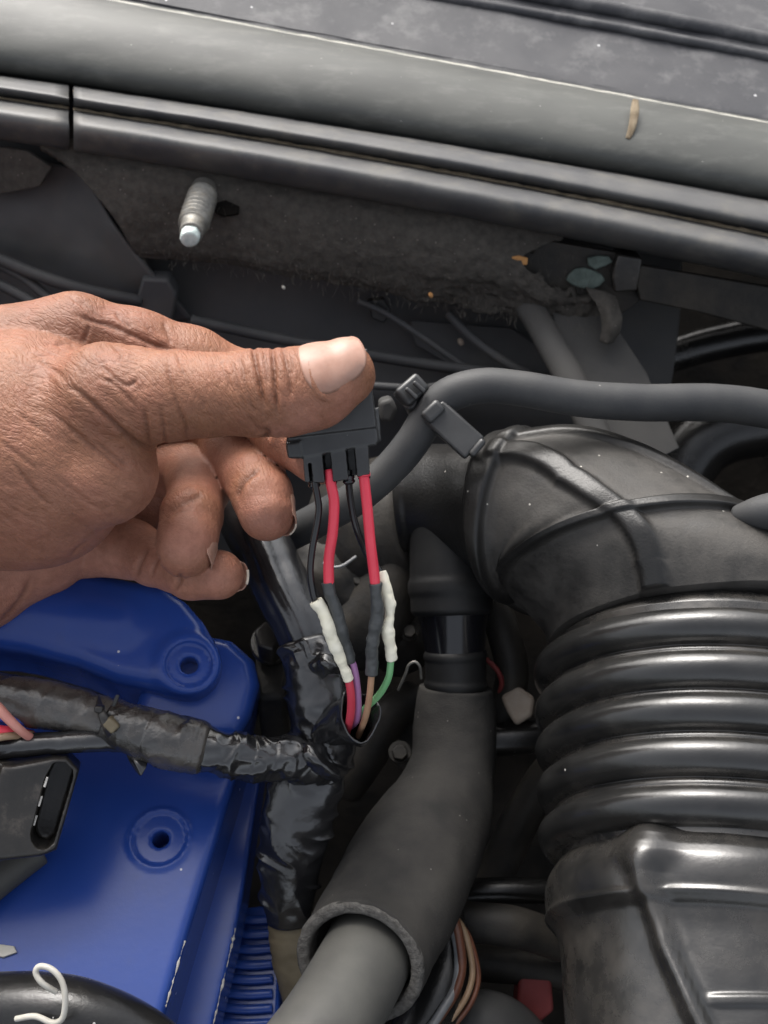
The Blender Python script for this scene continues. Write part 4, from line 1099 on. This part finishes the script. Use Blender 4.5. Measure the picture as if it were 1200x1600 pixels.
lone('brass_fitting', 'small yellow brass fitting at the right edge of the foam sleeve', 'fitting', [(690, 1446, 386, 8), (686, 1464, 385, 10), (684, 1482, 384, 8)], 'brass', n=14, nt=14)
# dim engine parts behind the spliced wires
lone('coolant_hose', 'dim black hose elbow behind the spliced wires', 'hose', [(540, 1000, 460, 60), (585, 960, 455, 58), (610, 900, 455, 55), (620, 830, 460, 52)], 'dark_metal', nt=32)
lone('engine_casting', 'dim grey engine casting behind the spliced wires left of the breather pipe', 'casting', [(470, 860, 470, 60), (540, 900, 462, 70), (600, 960, 468, 60), (640, 1020, 478, 50)], 'dark_metal', nt=40, disp=lambda s, t, c: 3.0 * fbm(c / 14.0, 341, 3))
lone('throttle_body', 'dark round throttle housing behind the connector and elbow mouth', 'housing', [(660, 815, 462, 105), (630, 822, 466, 114), (590, 830, 470, 114), (540, 842, 478, 100)], 'dark_metal', nt=48, disp=lambda s, t, c: 0.8 * fbm(c / 10.0, 351, 2))

# clutter in the depths: small hardware the gaps let you glimpse
def bolt_small(x, y, d, r, lab, m_='dark_metal'):
    pl_ = Plane((x, y, d), (x + 20, y, d), (x, y + 20, d - 2))
    t = thing('hex_bolt', lab, 'bolt', (x, y, d + 3))
    plate('head', hexa(x, y, r, 0.2), pl_, 4, M[m_], t, bevel=0.5)
    plate('washer', [(x + r * 1.4 * math.cos(a), y + r * 1.4 * math.sin(a)) for a in np.linspace(0, 2 * math.pi, 20, endpoint=False)], pl_, 1.5, M[m_], t, bevel=0.3, h=-3.5)
bolt_small(640, 985, 446, 11, 'small dark hex bolt left of the glossy cone joint')
bolt_small(625, 1175, 448, 13, 'small dark hex bolt below the open tape mouth')
bolt_small(560, 905, 446, 9, 'tiny dark bolt between the two red leads, deep behind')
lone('deep_wire', 'thin rusty wire deep behind the right hand white sleeve', 'wire', [(560, 890, 452, 3), (610, 905, 448, 3), (650, 908, 446, 3), (690, 900, 448, 3)], 'wire_rust', n=30, nt=8)
lone('deep_wire', 'thin grey wire loop deep behind the left red lead', 'wire', [(505, 880, 436, 2.5), (520, 886, 434, 2.5), (535, 884, 434, 2.5), (556, 870, 440, 2.5)], 'wire_grey', n=30, nt=8)
lone('deep_hose', 'black hose deep below the tape mouth', 'hose', [(540, 1230, 480, 30), (575, 1180, 474, 30), (610, 1120, 474, 30), (650, 1090, 480, 30)], 'dark_metal', nt=28)
lone('deep_hose', 'black hose deep in the gap left of the bellows top', 'hose', [(770, 940, 456, 26), (790, 1000, 452, 26), (800, 1060, 452, 26), (780, 1130, 458, 26)], 'dark_metal', nt=28)
lone('deep_wire', 'thin red wire deep in the gap left of the bellows top', 'wire', [(760, 1030, 446, 4), (776, 1046, 444, 4), (784, 1066, 446, 4), (778, 1090, 452, 4)], 'red_part', n=30, nt=8)
o = plate('steel_bracket', [(620, 1120), (668, 1108), (676, 1150), (640, 1210), (612, 1190)], Plane((620, 1120, 478), (668, 1108, 478), (640, 1210, 478)), 3, M['dark_metal'], None, bevel=0.5)
tag(o, 'grimy steel bracket in the shade left of the foam sleeve', 'bracket')
# hardware on the firewall behind the hand
o = plate('wall_clip', [(575, 470), (600, 466), (612, 490), (600, 506), (580, 498)], Plane((575, 470, 503), (600, 466, 503), (590, 506, 507)), 6, M['plastic'], None, bevel=0.8)
tag(o, 'small black clip under the felt edge above the thumb', 'clip')
o = plate('wall_plate', [(640, 500), (800, 512), (870, 560), (850, 590), (700, 570), (650, 540)], Plane((640, 500, 512), (800, 512, 512), (700, 570, 516)), 3, M['panel'], None, bevel=0.8)
tag(o, 'flat dark plate on the firewall between felt and thick hose', 'plate')
lone('wall_pipe', 'thin grey pipe slanting down the firewall left of the strut', 'pipe', [(700, 490, 500, 7), (740, 530, 500, 7), (790, 566, 500, 7), (850, 596, 504, 7)], 'panel', n=30, nt=12)
lone('wall_pipe', 'thin dark pipe along the liner at the upper left above the knuckles', 'pipe', [(-200, 360, 494, 10), (-40, 392, 490, 10), (60, 430, 488, 10), (130, 452, 490, 10), (220, 470, 498, 9)], 'hose', n=40, nt=14)

# ================================================================== the hand
def cone_px(X, Y, Z, a, b):
    return s_cone(X, Y, Z, c3(a), c3(b), a[3] * sc(a[2]), b[3] * sc(b[2]))
def chain(X, Y, Z, pts, k):
    d = None
    for a, b in zip(pts[:-1], pts[1:]):
        e = cone_px(X, Y, Z, a, b)
        d = e if d is None else smin(d, e, k)
    return d
def ell_px(X, Y, Z, c, rx, ry, rz, rot=0.0):
    s = sc(c[2]); return s_ell(X, Y, Z, c3(c), (rx * s, ry * s, rz), rot)
THUMB = [(534, 586, 314, 53), (494, 604, 314, 64), (450, 613, 314, 66), (400, 614, 315, 66), (330, 617, 316, 64), (262, 618, 317, 70), (170, 624, 322, 90)]
INDEX = [(-120, 610, 352, 118), (118, 532, 350, 70), (210, 548, 352, 62), (300, 572, 355, 57), (388, 612, 358, 56), (452, 672, 354, 50), (498, 712, 346.5, 46)]
MIDDLE = [(60, 640, 382, 90), (250, 640, 388, 60), (350, 672, 382, 53), (370, 712, 370, 49), (398, 748, 356, 47), (410, 775, 350, 46), (416, 803, 346, 43.5)]
RING = [(60, 720, 392, 84), (220, 726, 394, 56), (302, 736, 380, 47), (310, 765, 367, 47), (300, 805, 352, 47), (293, 840, 346, 46), (290, 859, 344, 45)]
PINKY = [(40, 812, 392, 82), (130, 846, 388, 56), (205, 858, 380, 46), (240, 874, 372, 40), (300, 897, 358, 39), (342, 898, 353, 39)]
def f_hand(X, Y, Z):
    palm = chain(X, Y, Z, [(-900, 860, 372, 190), (-640, 810, 362, 168), (-420, 750, 356, 150), (-160, 704, 350, 180), (20, 690, 352, 183)], 12)
    palm = smin(palm, ell_px(X, Y, Z, (70, 700, 338), 150, 165, 27, 0.3), 10)
    palm = smin(palm, cone_px(X, Y, Z, (50, 712, 336, 152), (164, 738, 327, 83)), 8)
    palm = smin(palm, cone_px(X, Y, Z, (-60, 790, 350, 104), (70, 782, 345, 98)), 8)
    th = chain(X, Y, Z, THUMB, 2.5)
    d = smin(palm, th, 6)
    # heel of the palm behind the ball of the thumb
    heel = chain(X, Y, Z, [(-330, 830, 382, 130), (-60, 874, 382, 118), (60, 842, 384, 80), (140, 800, 386, 70)], 8)
    d = smin(d, heel, 1.0)
    ix = chain(X, Y, Z, INDEX, 5)
    d = smin(d, ix, 1.0)
    fg = smin(chain(X, Y, Z, MIDDLE, 2.2), chain(X, Y, Z, RING, 2.2), 0.8)
    fg = smin(fg, chain(X, Y, Z, PINKY, 2.2), 0.8)
    # the hollow of the palm between ball of thumb and curled fingers
    fg = smin(fg, cone_px(X, Y, Z, (120, 760, 398, 80), (268, 782, 394, 52)), 1.5)
    d = smin(d, fg, 0.8)
    # the connector presses into thumb pad and index tip: keep clear of it
    body = [(440, 705), (440, 590), (572, 555), (590, 625), (598, 700)]
    k = s_extr(X, Y, Z, PK, uvs(PK, body), -13.3, -0.2, 1.0)
    return smax(d, -k, 0.6)
P = np.array([c3(p) for p in ((-430, 420, 330), (600, 430, 300), (600, 1010, 400), (-430, 1080, 420), (-430, 430, 420), (600, 1000, 395))])
VOX = 0.9
V, F = surface_nets(f_hand, (c3((-860, 440, 380))[0], c3((0, 430, 400))[1], 292), (c3((600, 0, 318))[0] + 0.5, c3((0, 1110, 400))[1], 425), VOX)
VC, FC = V, F
# subdivide once (Catmull-Clark) so that wrinkles have vertices to live on
def catmull_clark(V, F):
    nv, nf = len(V), len(F)
    fp = V[F].mean(1)
    e = np.stack([F, np.roll(F, -1, 1)], -1).reshape(-1, 2)
    es = np.sort(e, 1)
    key, inv = np.unique(es[:, 0].astype(np.int64) * nv + es[:, 1], return_inverse=True)
    e0, e1 = key // nv, key % nv
    ne = len(key)
    fid = np.repeat(np.arange(nf), 4)
    cnt = np.bincount(inv, minlength=ne)[:, None]
    fs = np.stack([np.bincount(inv, fp[fid, k], ne) for k in range(3)], 1)
    ep = (V[e0] + V[e1] + fs) / (2 + cnt)
    mid = (V[e0] + V[e1]) / 2
    val = np.bincount(np.concatenate([e0, e1]), minlength=nv)[:, None].astype(float)
    Fq = np.stack([np.bincount(F.ravel(), np.repeat(fp[:, k], 4), nv) for k in range(3)], 1) / np.maximum(val, 1)
    Rq = np.stack([np.bincount(np.concatenate([e0, e1]), np.concatenate([mid[:, k], mid[:, k]]), nv) for k in range(3)], 1) / np.maximum(val, 1)
    vp = (Fq + 2 * Rq + (val - 3) * V) / np.maximum(val, 1)
    ei = inv.reshape(nf, 4) + nv
    fi = np.arange(nf) + nv + ne
    Q = np.concatenate([np.stack([F[:, k], ei[:, k], fi, ei[:, k - 1]], 1) for k in range(4)])
    return np.concatenate([vp, ep, fp]), Q
def vnormals(V, F):
    fn_ = np.cross(V[F[:, 2]] - V[F[:, 0]], V[F[:, 3]] - V[F[:, 1]])
    return nrm(np.stack([np.bincount(F.ravel(), np.repeat(fn_[:, k], 4), len(V)) for k in range(3)], 1))
V, F = catmull_clark(V, F)
NV = vnormals(V, F)
n = len(V)

px = pxof(V)
X_, Y_ = px[:, 0], px[:, 1]
front = sstep(0.05, -0.35, NV[:, 2]) if False else np.clip(-NV[:, 2] * 1.6, 0, 1)
near = 1 - sstep(340, 356, V[:, 2])            # thumb and back of the hand
def ridged(u, v, seed):
    return 1 - np.abs(vnoise(np.stack([u, v], -1), seed))
# flow fields: diagonal over the web, across the thumb on the phalanx
warp = 9 * vnoise(px / 38.0, 401)
a1 = math.radians(33)
u1, v1 = X_ * math.cos(a1) + Y_ * math.sin(a1), -X_ * math.sin(a1) + Y_ * math.cos(a1) + warp
W1 = 0.65 * ridged(u1 / 60, v1 / 11.0, 411) ** 5 + 0.5 * ridged(u1 / 26, v1 / 5.5, 412) ** 5
a2 = math.radians(68)
u2, v2 = X_ * math.cos(a2) + Y_ * math.sin(a2), -X_ * math.sin(a2) + Y_ * math.cos(a2) + warp * 0.7
W2 = 0.55 * ridged(u2 / 55, v2 / 12.0, 421) ** 4 + 0.45 * ridged(u2 / 24, v2 / 6.0, 422) ** 3
a3 = math.radians(112)
u3, v3 = X_ * math.cos(a3) + Y_ * math.sin(a3), -X_ * math.sin(a3) + Y_ * math.cos(a3)
W3 = 0.5 * ridged(u3 / 30, v3 / 8.0, 431) ** 3
tw = sstep(225, 330, X_)                       # 0 web .. 1 thumb
nailz = 1 - sstep(462, 480, X_)
web = sstep(470, 520, Y_) * (1 - sstep(770, 860, Y_)) * (1 - tw)
rough_patch = np.exp(-(((X_ - 130) / 120) ** 2 + ((Y_ - 590) / 80) ** 2))
disp = -0.30 * W1 * web * (0.5 + 0.6 * rough_patch) - 0.14 * W3 * web * rough_patch
disp += -0.24 * W2 * tw * nailz * (1 - sstep(640, 676, Y_)) * near
disp += -0.22 * W1 * (1 - tw) * sstep(740, 800, Y_)
disp *= near
# drawn creases: (points, depth mm, half width px)
CR = [([(396, 540), (400, 570), (406, 600), (414, 636)], 1.1, 3.3), ([(425, 540), (428, 575), (430, 610), (433, 648)], 1.0, 3.2), ([(442, 542), (449, 575), (453, 600), (455, 622)], 0.65, 2.9), ([(476, 536), (481, 560), (487, 590), (498, 615), (516, 626)], -0.5, 4.0),
      ([(452, 550), (458, 570), (456, 590)], 0.3, 2.6), ([(374, 552), (382, 590), (391, 625), (398, 645)], 0.4, 2.8), ([(362, 560), (372, 600), (384, 640)], 0.35, 2.6), ([(414, 548), (416, 572), (420, 600)], 0.35, 2.6),
      ([(344, 556), (352, 585), (362, 610)], 0.25, 2.6), ([(398, 690), (414, 684), (420, 676), (410, 668)], 0.8, 4.5), ([(388, 650), (400, 664), (414, 678)], 0.3, 3.0),
      ([(262, 560), (268, 600), (280, 640), (290, 665), (291, 690)], 0.45, 3.2), ([(250, 640), (256, 670), (258, 700)], 0.45, 3.2), ([(224, 642), (230, 668), (234, 698)], 0.5, 3.4), ([(276, 550), (290, 590), (306, 625)], 0.25, 2.6),
      ([(120, 610), (160, 645), (190, 672), (214, 692), (244, 704)], 0.9, 4.2), ([(96, 660), (130, 688), (168, 716), (196, 736)], 0.45, 3.4), ([(150, 690), (176, 712), (200, 728)], 0.5, 3.2), ([(70, 640), (110, 668), (140, 690)], 0.3, 3.0),
      ([(18, 718), (40, 750), (62, 776), (84, 792)], 0.4, 3.2), ([(0, 690), (30, 712), (60, 735)], 0.3, 3.0), ([(86, 745), (120, 770), (140, 784)], 0.25, 3.0), ([(20, 640), (60, 668), (90, 690)], 0.25, 3.0),
      ([(84, 538), (104, 536), (116, 540)], 0.5, 3.4), ([(140, 508), (136, 522), (130, 536)], 0.4, 3.0), ([(150, 560), (178, 590), (200, 602), (216, 590)], 0.45, 3.4), ([(176, 540), (190, 552), (186, 566)], 0.4, 3.0),
      ([(160, 590), (185, 606), (215, 640)], 0.4, 3.2), ([(100, 600), (130, 618), (160, 640)], 0.35, 3.2), ([(60, 560), (86, 580), (110, 600)], 0.35, 3.2),
      ([(116, 490), (140, 500), (170, 508), (200, 520), (240, 538), (275, 548)], 0.7, 4.0)]
CRB = [([(48, 898), (36, 930), (10, 962), (0, 970)], 0.5, 4.0), ([(110, 870), (120, 858), (140, 845)], 0.35, 3.0), ([(180, 488), (190, 500), (204, 512)], 0.45, 3.2), ([(255, 500), (262, 520), (268, 540)], 0.45, 3.2),
       ([(108, 462), (126, 476), (146, 496)], 0.3, 2.6), ([(120, 466), (140, 482), (158, 500)], 0.3, 2.6), ([(226, 502), (234, 520), (240, 532)], 0.25, 2.6), ([(370, 780), (380, 754), (406, 731)], 0.8, 5.0),
       ([(254, 803), (290, 785), (318, 771)], 0.55, 5.0), ([(252, 812), (275, 800), (300, 796)], 0.35, 3.4), ([(212, 906), (220, 880), (232, 855)], 0.5, 3.6), ([(236, 905), (242, 884), (250, 870)], 0.35, 3.0), ([(272, 925), (280, 910), (282, 895)], 0.5, 3.4)]
def crease(lst, gate):
    global disp, crease_shade
    for pts, dep, hw in lst:
        q = catmull(np.array(pts, float), 24)
        lo_, hi_ = q.min(0) - 16, q.max(0) + 16
        sel = np.where((X_ > lo_[0]) & (X_ < hi_[0]) & (Y_ > lo_[1]) & (Y_ < hi_[1]) & gate)[0]
        if not len(sel): continue
        D = np.full(len(sel), 1e9); T = np.zeros(len(sel))
        for i in range(len(q) - 1):
            e = q[i + 1] - q[i]
            t = np.clip(((px[sel] - q[i]) @ e) / (e @ e), 0, 1)
            dd = np.linalg.norm(px[sel] - q[i] - t[:, None] * e, axis=1)
            b = dd < D
            D[b] = dd[b]; T[b] = (i + t[b]) / (len(q) - 1)
        D = D + 0.6 * vnoise(px[sel] / 7.0, 441)
        fade = np.clip(np.minimum(T, 1 - T) * 5 + 0.15, 0, 1)
        g = np.exp(-(np.maximum(D, 0) / hw) ** 2) * fade
        sh = np.exp(-((D - 2.6 * hw) / (1.6 * hw)) ** 2) * fade
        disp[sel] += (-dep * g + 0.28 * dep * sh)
        crease_shade[sel] = np.maximum(crease_shade[sel], g * max(0, min(1, dep * 1.3)))
crease_shade = np.clip(-disp * 0.6, 0, 0.3)  # groove shade painted as darker skin colour, along with some grime
crease(CR, (V[:, 2] < 345) & (NV[:, 2] < 0.1))
crease(CRB, (V[:, 2] > 322) & (NV[:, 2] < 0.1))
# soft lumps and pores everywhere, tendon ridge at the top
disp += 0.22 * fbm(V / 9.0, 451, 2) + 0.045 * fbm(V / 1.4, 455, 2) * near
V2 = V + NV * disp[:, None]
pe = thing('person', 'brown-skinned hand reaching in from the left, thumb on top, pinching a black wire connector', 'person', (0, 800, 370))
hand = mesh_obj('hand', V2, F.tolist(), None, pe)
# skin tone map: palm-side skin is paler and pinker than the back of the hand
pad = np.zeros(n)
for (x, y, d, r) in ((416, 800, 342, 60), (290, 850, 340, 62), (335, 905, 350, 58), (470, 730, 340, 60), (372, 725, 362, 60), (300, 760, 360, 50), (240, 880, 362, 70), (170, 860, 372, 90), (530, 640, 310, 40), (480, 660, 308, 40), (440, 675, 310, 30)):
    q = c3((x, y, d)); pad = np.maximum(pad, np.exp(-(np.linalg.norm(V - q, axis=1) / (r * sc(d))) ** 2))
pad = np.maximum(pad, (1 - near) * sstep(690, 720, Y_) * 0.8)
pad = np.maximum(pad, 0.75 * sstep(0, 1, (Y_ - 640 - 0.25 * (250 - X_)) / 190.0) * (1 - tw))
pad = np.clip(pad + 0.18 * fbm(V / 8.0, 461, 3), 0, 1)
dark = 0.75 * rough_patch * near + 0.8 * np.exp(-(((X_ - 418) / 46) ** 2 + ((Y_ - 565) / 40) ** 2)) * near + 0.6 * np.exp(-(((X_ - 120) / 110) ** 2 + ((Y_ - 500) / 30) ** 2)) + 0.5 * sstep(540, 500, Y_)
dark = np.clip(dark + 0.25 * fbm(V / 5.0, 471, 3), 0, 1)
ca = hand.data.color_attributes.new('skin', 'FLOAT_COLOR', 'POINT')
buf = np.ones((n, 4)); buf[:, 0] = pad; buf[:, 1] = dark; buf[:, 2] = np.clip(crease_shade, 0, 1); buf[:, 3] = tw
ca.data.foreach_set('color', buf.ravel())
for nm_, (uu_, vv_) in (('flow_web', (u1 / 24.0, v1 / 6.2)), ('flow_thumb', (u2 / 24.0, v2 / 6.0))):
    fa = hand.data.attributes.new(nm_, 'FLOAT_VECTOR', 'POINT')
    fa.data.foreach_set('vector', np.stack([uu_, vv_, V[:, 2] / 6.0], 1).astype(np.float32).ravel())
ms = bpy.data.materials.new('brown skin'); ms.use_nodes = True
t = ms.node_tree; N = t.nodes; L = t.links; b = N['Principled BSDF']
at = N.new('ShaderNodeAttribute'); at.attribute_name = 'skin'
sp = N.new('ShaderNodeSeparateColor'); L.new(at.outputs['Color'], sp.inputs[0])
def mixn(f, x, y):
    k = N.new('ShaderNodeMix'); k.data_type = 'RGBA'; L.new(f, k.inputs[0])
    for s_i, i in ((x, 6), (y, 7)):
        if isinstance(s_i, tuple): k.inputs[i].default_value = s_i + (1,)
        else: L.new(s_i, k.inputs[i])
    return k.outputs[2]
def mth(op, a, bb):
    k = N.new('ShaderNodeMath'); k.operation = op
    for v_, i in ((a, 0), (bb, 1)):
        if isinstance(v_, (int, float)): k.inputs[i].default_value = v_
        else: L.new(v_, k.inputs[i])
    return k.outputs[0]
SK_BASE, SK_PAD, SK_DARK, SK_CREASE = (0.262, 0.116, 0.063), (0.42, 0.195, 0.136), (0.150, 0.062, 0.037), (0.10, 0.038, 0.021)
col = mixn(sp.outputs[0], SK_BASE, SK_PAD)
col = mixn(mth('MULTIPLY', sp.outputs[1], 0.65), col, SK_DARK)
tc = N.new('ShaderNodeTexCoord')
def nz(s_v, det=4, rg=0.6):
    q = N.new('ShaderNodeTexNoise'); q.inputs['Scale'].default_value = s_v; q.inputs['Detail'].default_value = det; q.inputs['Roughness'].default_value = rg
    L.new(tc.outputs['Object'], q.inputs['Vector']); return q.outputs[0]
mot = N.new('ShaderNodeMapRange'); mot.inputs[1].default_value = 0.35; mot.inputs[2].default_value = 0.68; mot.inputs[4].default_value = 0.42; L.new(nz(380, 6, 0.72), mot.inputs[0])
red = N.new('ShaderNodeMapRange'); red.inputs[1].default_value = 0.42; red.inputs[2].default_value = 0.68; red.inputs[4].default_value = 0.35; L.new(nz(85, 4, 0.6), red.inputs[0])
col = mixn(red.outputs[0], col, (0.315, 0.122, 0.084))
col = mixn(mot.outputs[0], col, SK_DARK)
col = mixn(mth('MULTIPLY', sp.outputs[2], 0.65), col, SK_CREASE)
L.new(col, b.inputs['Base Color'])
b.inputs['Roughness'].default_value = 0.44
rr = N.new('ShaderNodeMapRange'); rr.inputs[3].default_value = 0.42; rr.inputs[4].default_value = 0.66; L.new(nz(400), rr.inputs[0]); L.new(rr.outputs[0], b.inputs['Roughness'])
b.inputs['Specular IOR Level'].default_value = 0.38
b.inputs['Subsurface Weight'].default_value = 0.12
b.inputs['Subsurface Radius'].default_value = (1.0, 0.4, 0.22)
b.inputs['Subsurface Scale'].default_value = 0.0022
vo = N.new('ShaderNodeTexVoronoi'); vo.feature = 'DISTANCE_TO_EDGE'; vo.inputs['Scale'].default_value = 900; L.new(tc.outputs['Object'], vo.inputs['Vector'])
vr = N.new('ShaderNodeMapRange'); vr.inputs[2].default_value = 0.16; L.new(vo.outputs['Distance'], vr.inputs[0])
b1_ = N.new('ShaderNodeBump'); b1_.inputs['Strength'].default_value = 0.28; b1_.inputs['Distance'].default_value = 0.00022; L.new(vr.outputs[0], b1_.inputs['Height'])
b2_ = N.new('ShaderNodeBump'); b2_.inputs['Strength'].default_value = 0.3; b2_.inputs['Distance'].default_value = 0.0006; L.new(nz(520, 5, 0.65), b2_.inputs['Height']); L.new(b1_.outputs[0], b2_.inputs['Normal'])
L.new(b2_.outputs[0], b.inputs['Normal'])
# fine lines that follow the skin's own direction
hs_ = []
for nm_ in ('flow_web', 'flow_thumb'):
    fa = N.new('ShaderNodeAttribute'); fa.attribute_name = nm_
    v3 = N.new('ShaderNodeTexVoronoi'); v3.feature = 'DISTANCE_TO_EDGE'; v3.inputs['Scale'].default_value = 1.0; v3.inputs['Randomness'].default_value = 1.0
    L.new(fa.outputs['Vector'], v3.inputs['Vector'])
    mr = N.new('ShaderNodeMapRange'); mr.interpolation_type = 'SMOOTHSTEP'; mr.inputs[2].default_value = 0.22; L.new(v3.outputs['Distance'], mr.inputs[0])
    hs_.append(mr.outputs[0])
mf = N.new('ShaderNodeMix'); mf.data_type = 'FLOAT'; L.new(at.outputs['Alpha'], mf.inputs[0]); L.new(hs_[0], mf.inputs[2]); L.new(hs_[1], mf.inputs[3])
ka = mth('SUBTRACT', 1.0, mth('MULTIPLY', sp.outputs[0], 0.75))
b3_ = N.new('ShaderNodeBump'); b3_.inputs['Distance'].default_value = 0.00035; L.new(mth('MULTIPLY', ka, 0.34), b3_.inputs['Strength']); L.new(mf.outputs[0], b3_.inputs['Height']); L.new(b2_.outputs[0], b3_.inputs['Normal'])
L.new(b3_.outputs[0], b.inputs['Normal'])
hand.data.materials.append(ms)

# ---- nails: curved plates laid on the finger tips
tipf = FC[(pxof(VC[FC[:, 0]])[:, 0] > 220)]
bvh = BVHTree.FromPolygons(VC.tolist(), tipf.tolist())
M['nail'] = mat('fingernail', (0.31, 0.165, 0.118), (0.39, 0.228, 0.172), 160, rough=0.46, spec=0.5, sss=(0.15, (1, 0.5, 0.35), 0.002), bump=((500, 0.06, 0.0003),))
M['nail_edge'] = mat('pale free nail edge', (0.60, 0.52, 0.42), (0.70, 0.63, 0.53), 300, rough=0.45, specks=((0.10, 0.07, 0.05), 700, 0.25, 0.2))
def nail(name, a, b_, up, half, l0, l1, lift=0.35, edge=2.0, label=None, base_skew=0.0, sq=3.2, flatk=0.35, rmax=99.0):
    """a->b_: finger axis (px,py,d) to the tip; up: direction of the nail; half: half angle; l0..l1 along the axis in mm from b_"""
    A, B = c3(a), c3(b_)
    ax = nrm(B - A); up = nrm(np.array(up, float)); up = nrm(up - ax * (up @ ax)); sd_ = np.cross(ax, up)
    nu_, nv_ = 34, 34
    G = np.zeros((nu_, nv_, 3))
    for i in range(nu_):
        for j in range(nv_):
            u, v = 2 * i / (nu_ - 1) - 1, 2 * j / (nv_ - 1) - 1
            # square -> superellipse
            m_ = max(abs(u), abs(v)); k_ = (abs(u) ** sq + abs(v) ** sq) ** (1 / sq) if m_ > 0 else 1
            uu, vv = (u * m_ / k_, v * m_ / k_) if m_ > 0 else (0, 0)
            ang = vv * half
            L_ = l0 + (l1 - l0) * (uu + 1) / 2 + base_skew * vv * (1 - uu) / 2
            o_ = B + ax * L_
            dr = up * math.cos(ang) + sd_ * math.sin(ang)
            Li = min(L_, 1.5)                      # past the pad the plate keeps its own curve
            hit = bvh.ray_cast(Vector(B + ax * Li), Vector(dr), 20)
            rr_ = min(hit[3] if hit[0] is not None else 8.0, rmax)
            ph = o_ + dr * (rr_ - 0.09 * max(L_ - 1.5, 0) ** 2 * flatk)
            G[i, j] = ph + dr * (lift - (0.55 * sstep(0.82, 1.0, m_) * (uu < 0.75)))
    # smooth the sheet so it reads as a hard plate
    for _ in range(6):
        S = G.copy(); S[1:-1, 1:-1] = (G[:-2, 1:-1] + G[2:, 1:-1] + G[1:-1, :-2] + G[1:-1, 2:]) / 4; G = S
    V_ = G.reshape(-1, 3)
    F_ = [(i * nv_ + j, i * nv_ + j + 1, (i + 1) * nv_ + j + 1, (i + 1) * nv_ + j) for i in range(nu_ - 1) for j in range(nv_ - 1)]
    o = mesh_obj(name, V_, F_, M['nail'], hand, solid=0.0)
    fix_normals(o)
    s_md = o.modifiers.new('thickness', 'SOLIDIFY'); s_md.thickness = 0.00045; s_md.offset = 0
    if edge:
        rowv = G[-1]
        cth = np.concatenate([G[-1] , ])
        tb = [np.append(pxof(p[None])[0], [p[2], 0]) for p in rowv]
        pts = [(q[0], q[1], q[2] + 0.1, edge) for q in tb[9:-9:2]]
        e = tube('nail_edge', pts, M['nail_edge'], o, n=40, nt=10)
    if label: o['label'] = label
    return o
nail('thumbnail', (492, 609, 314), (534, 588, 314), (-0.05, -0.62, -0.80), 1.02, -8.5, 8.6, label='broad pinkish thumbnail with pale free edge', base_skew=-2.2, edge=0, flatk=0.55, sq=2.7)
nail('nail', (410, 775, 350), (416, 803, 346), (0.90, 0.05, 0.45), 0.8, -6, 5.2, edge=1.6, rmax=8.9)
nail('nail', (296, 825, 349), (290, 859, 344), (0.9, 0.0, 0.05), 0.55, -3.6, 4.8, edge=0, lift=0.15, rmax=9.0)
nail('nail', (300, 897, 358), (342, 898, 354), (0.1, 0.12, 1.0), 0.85, -5, 6.6, edge=2.2, rmax=7.9)
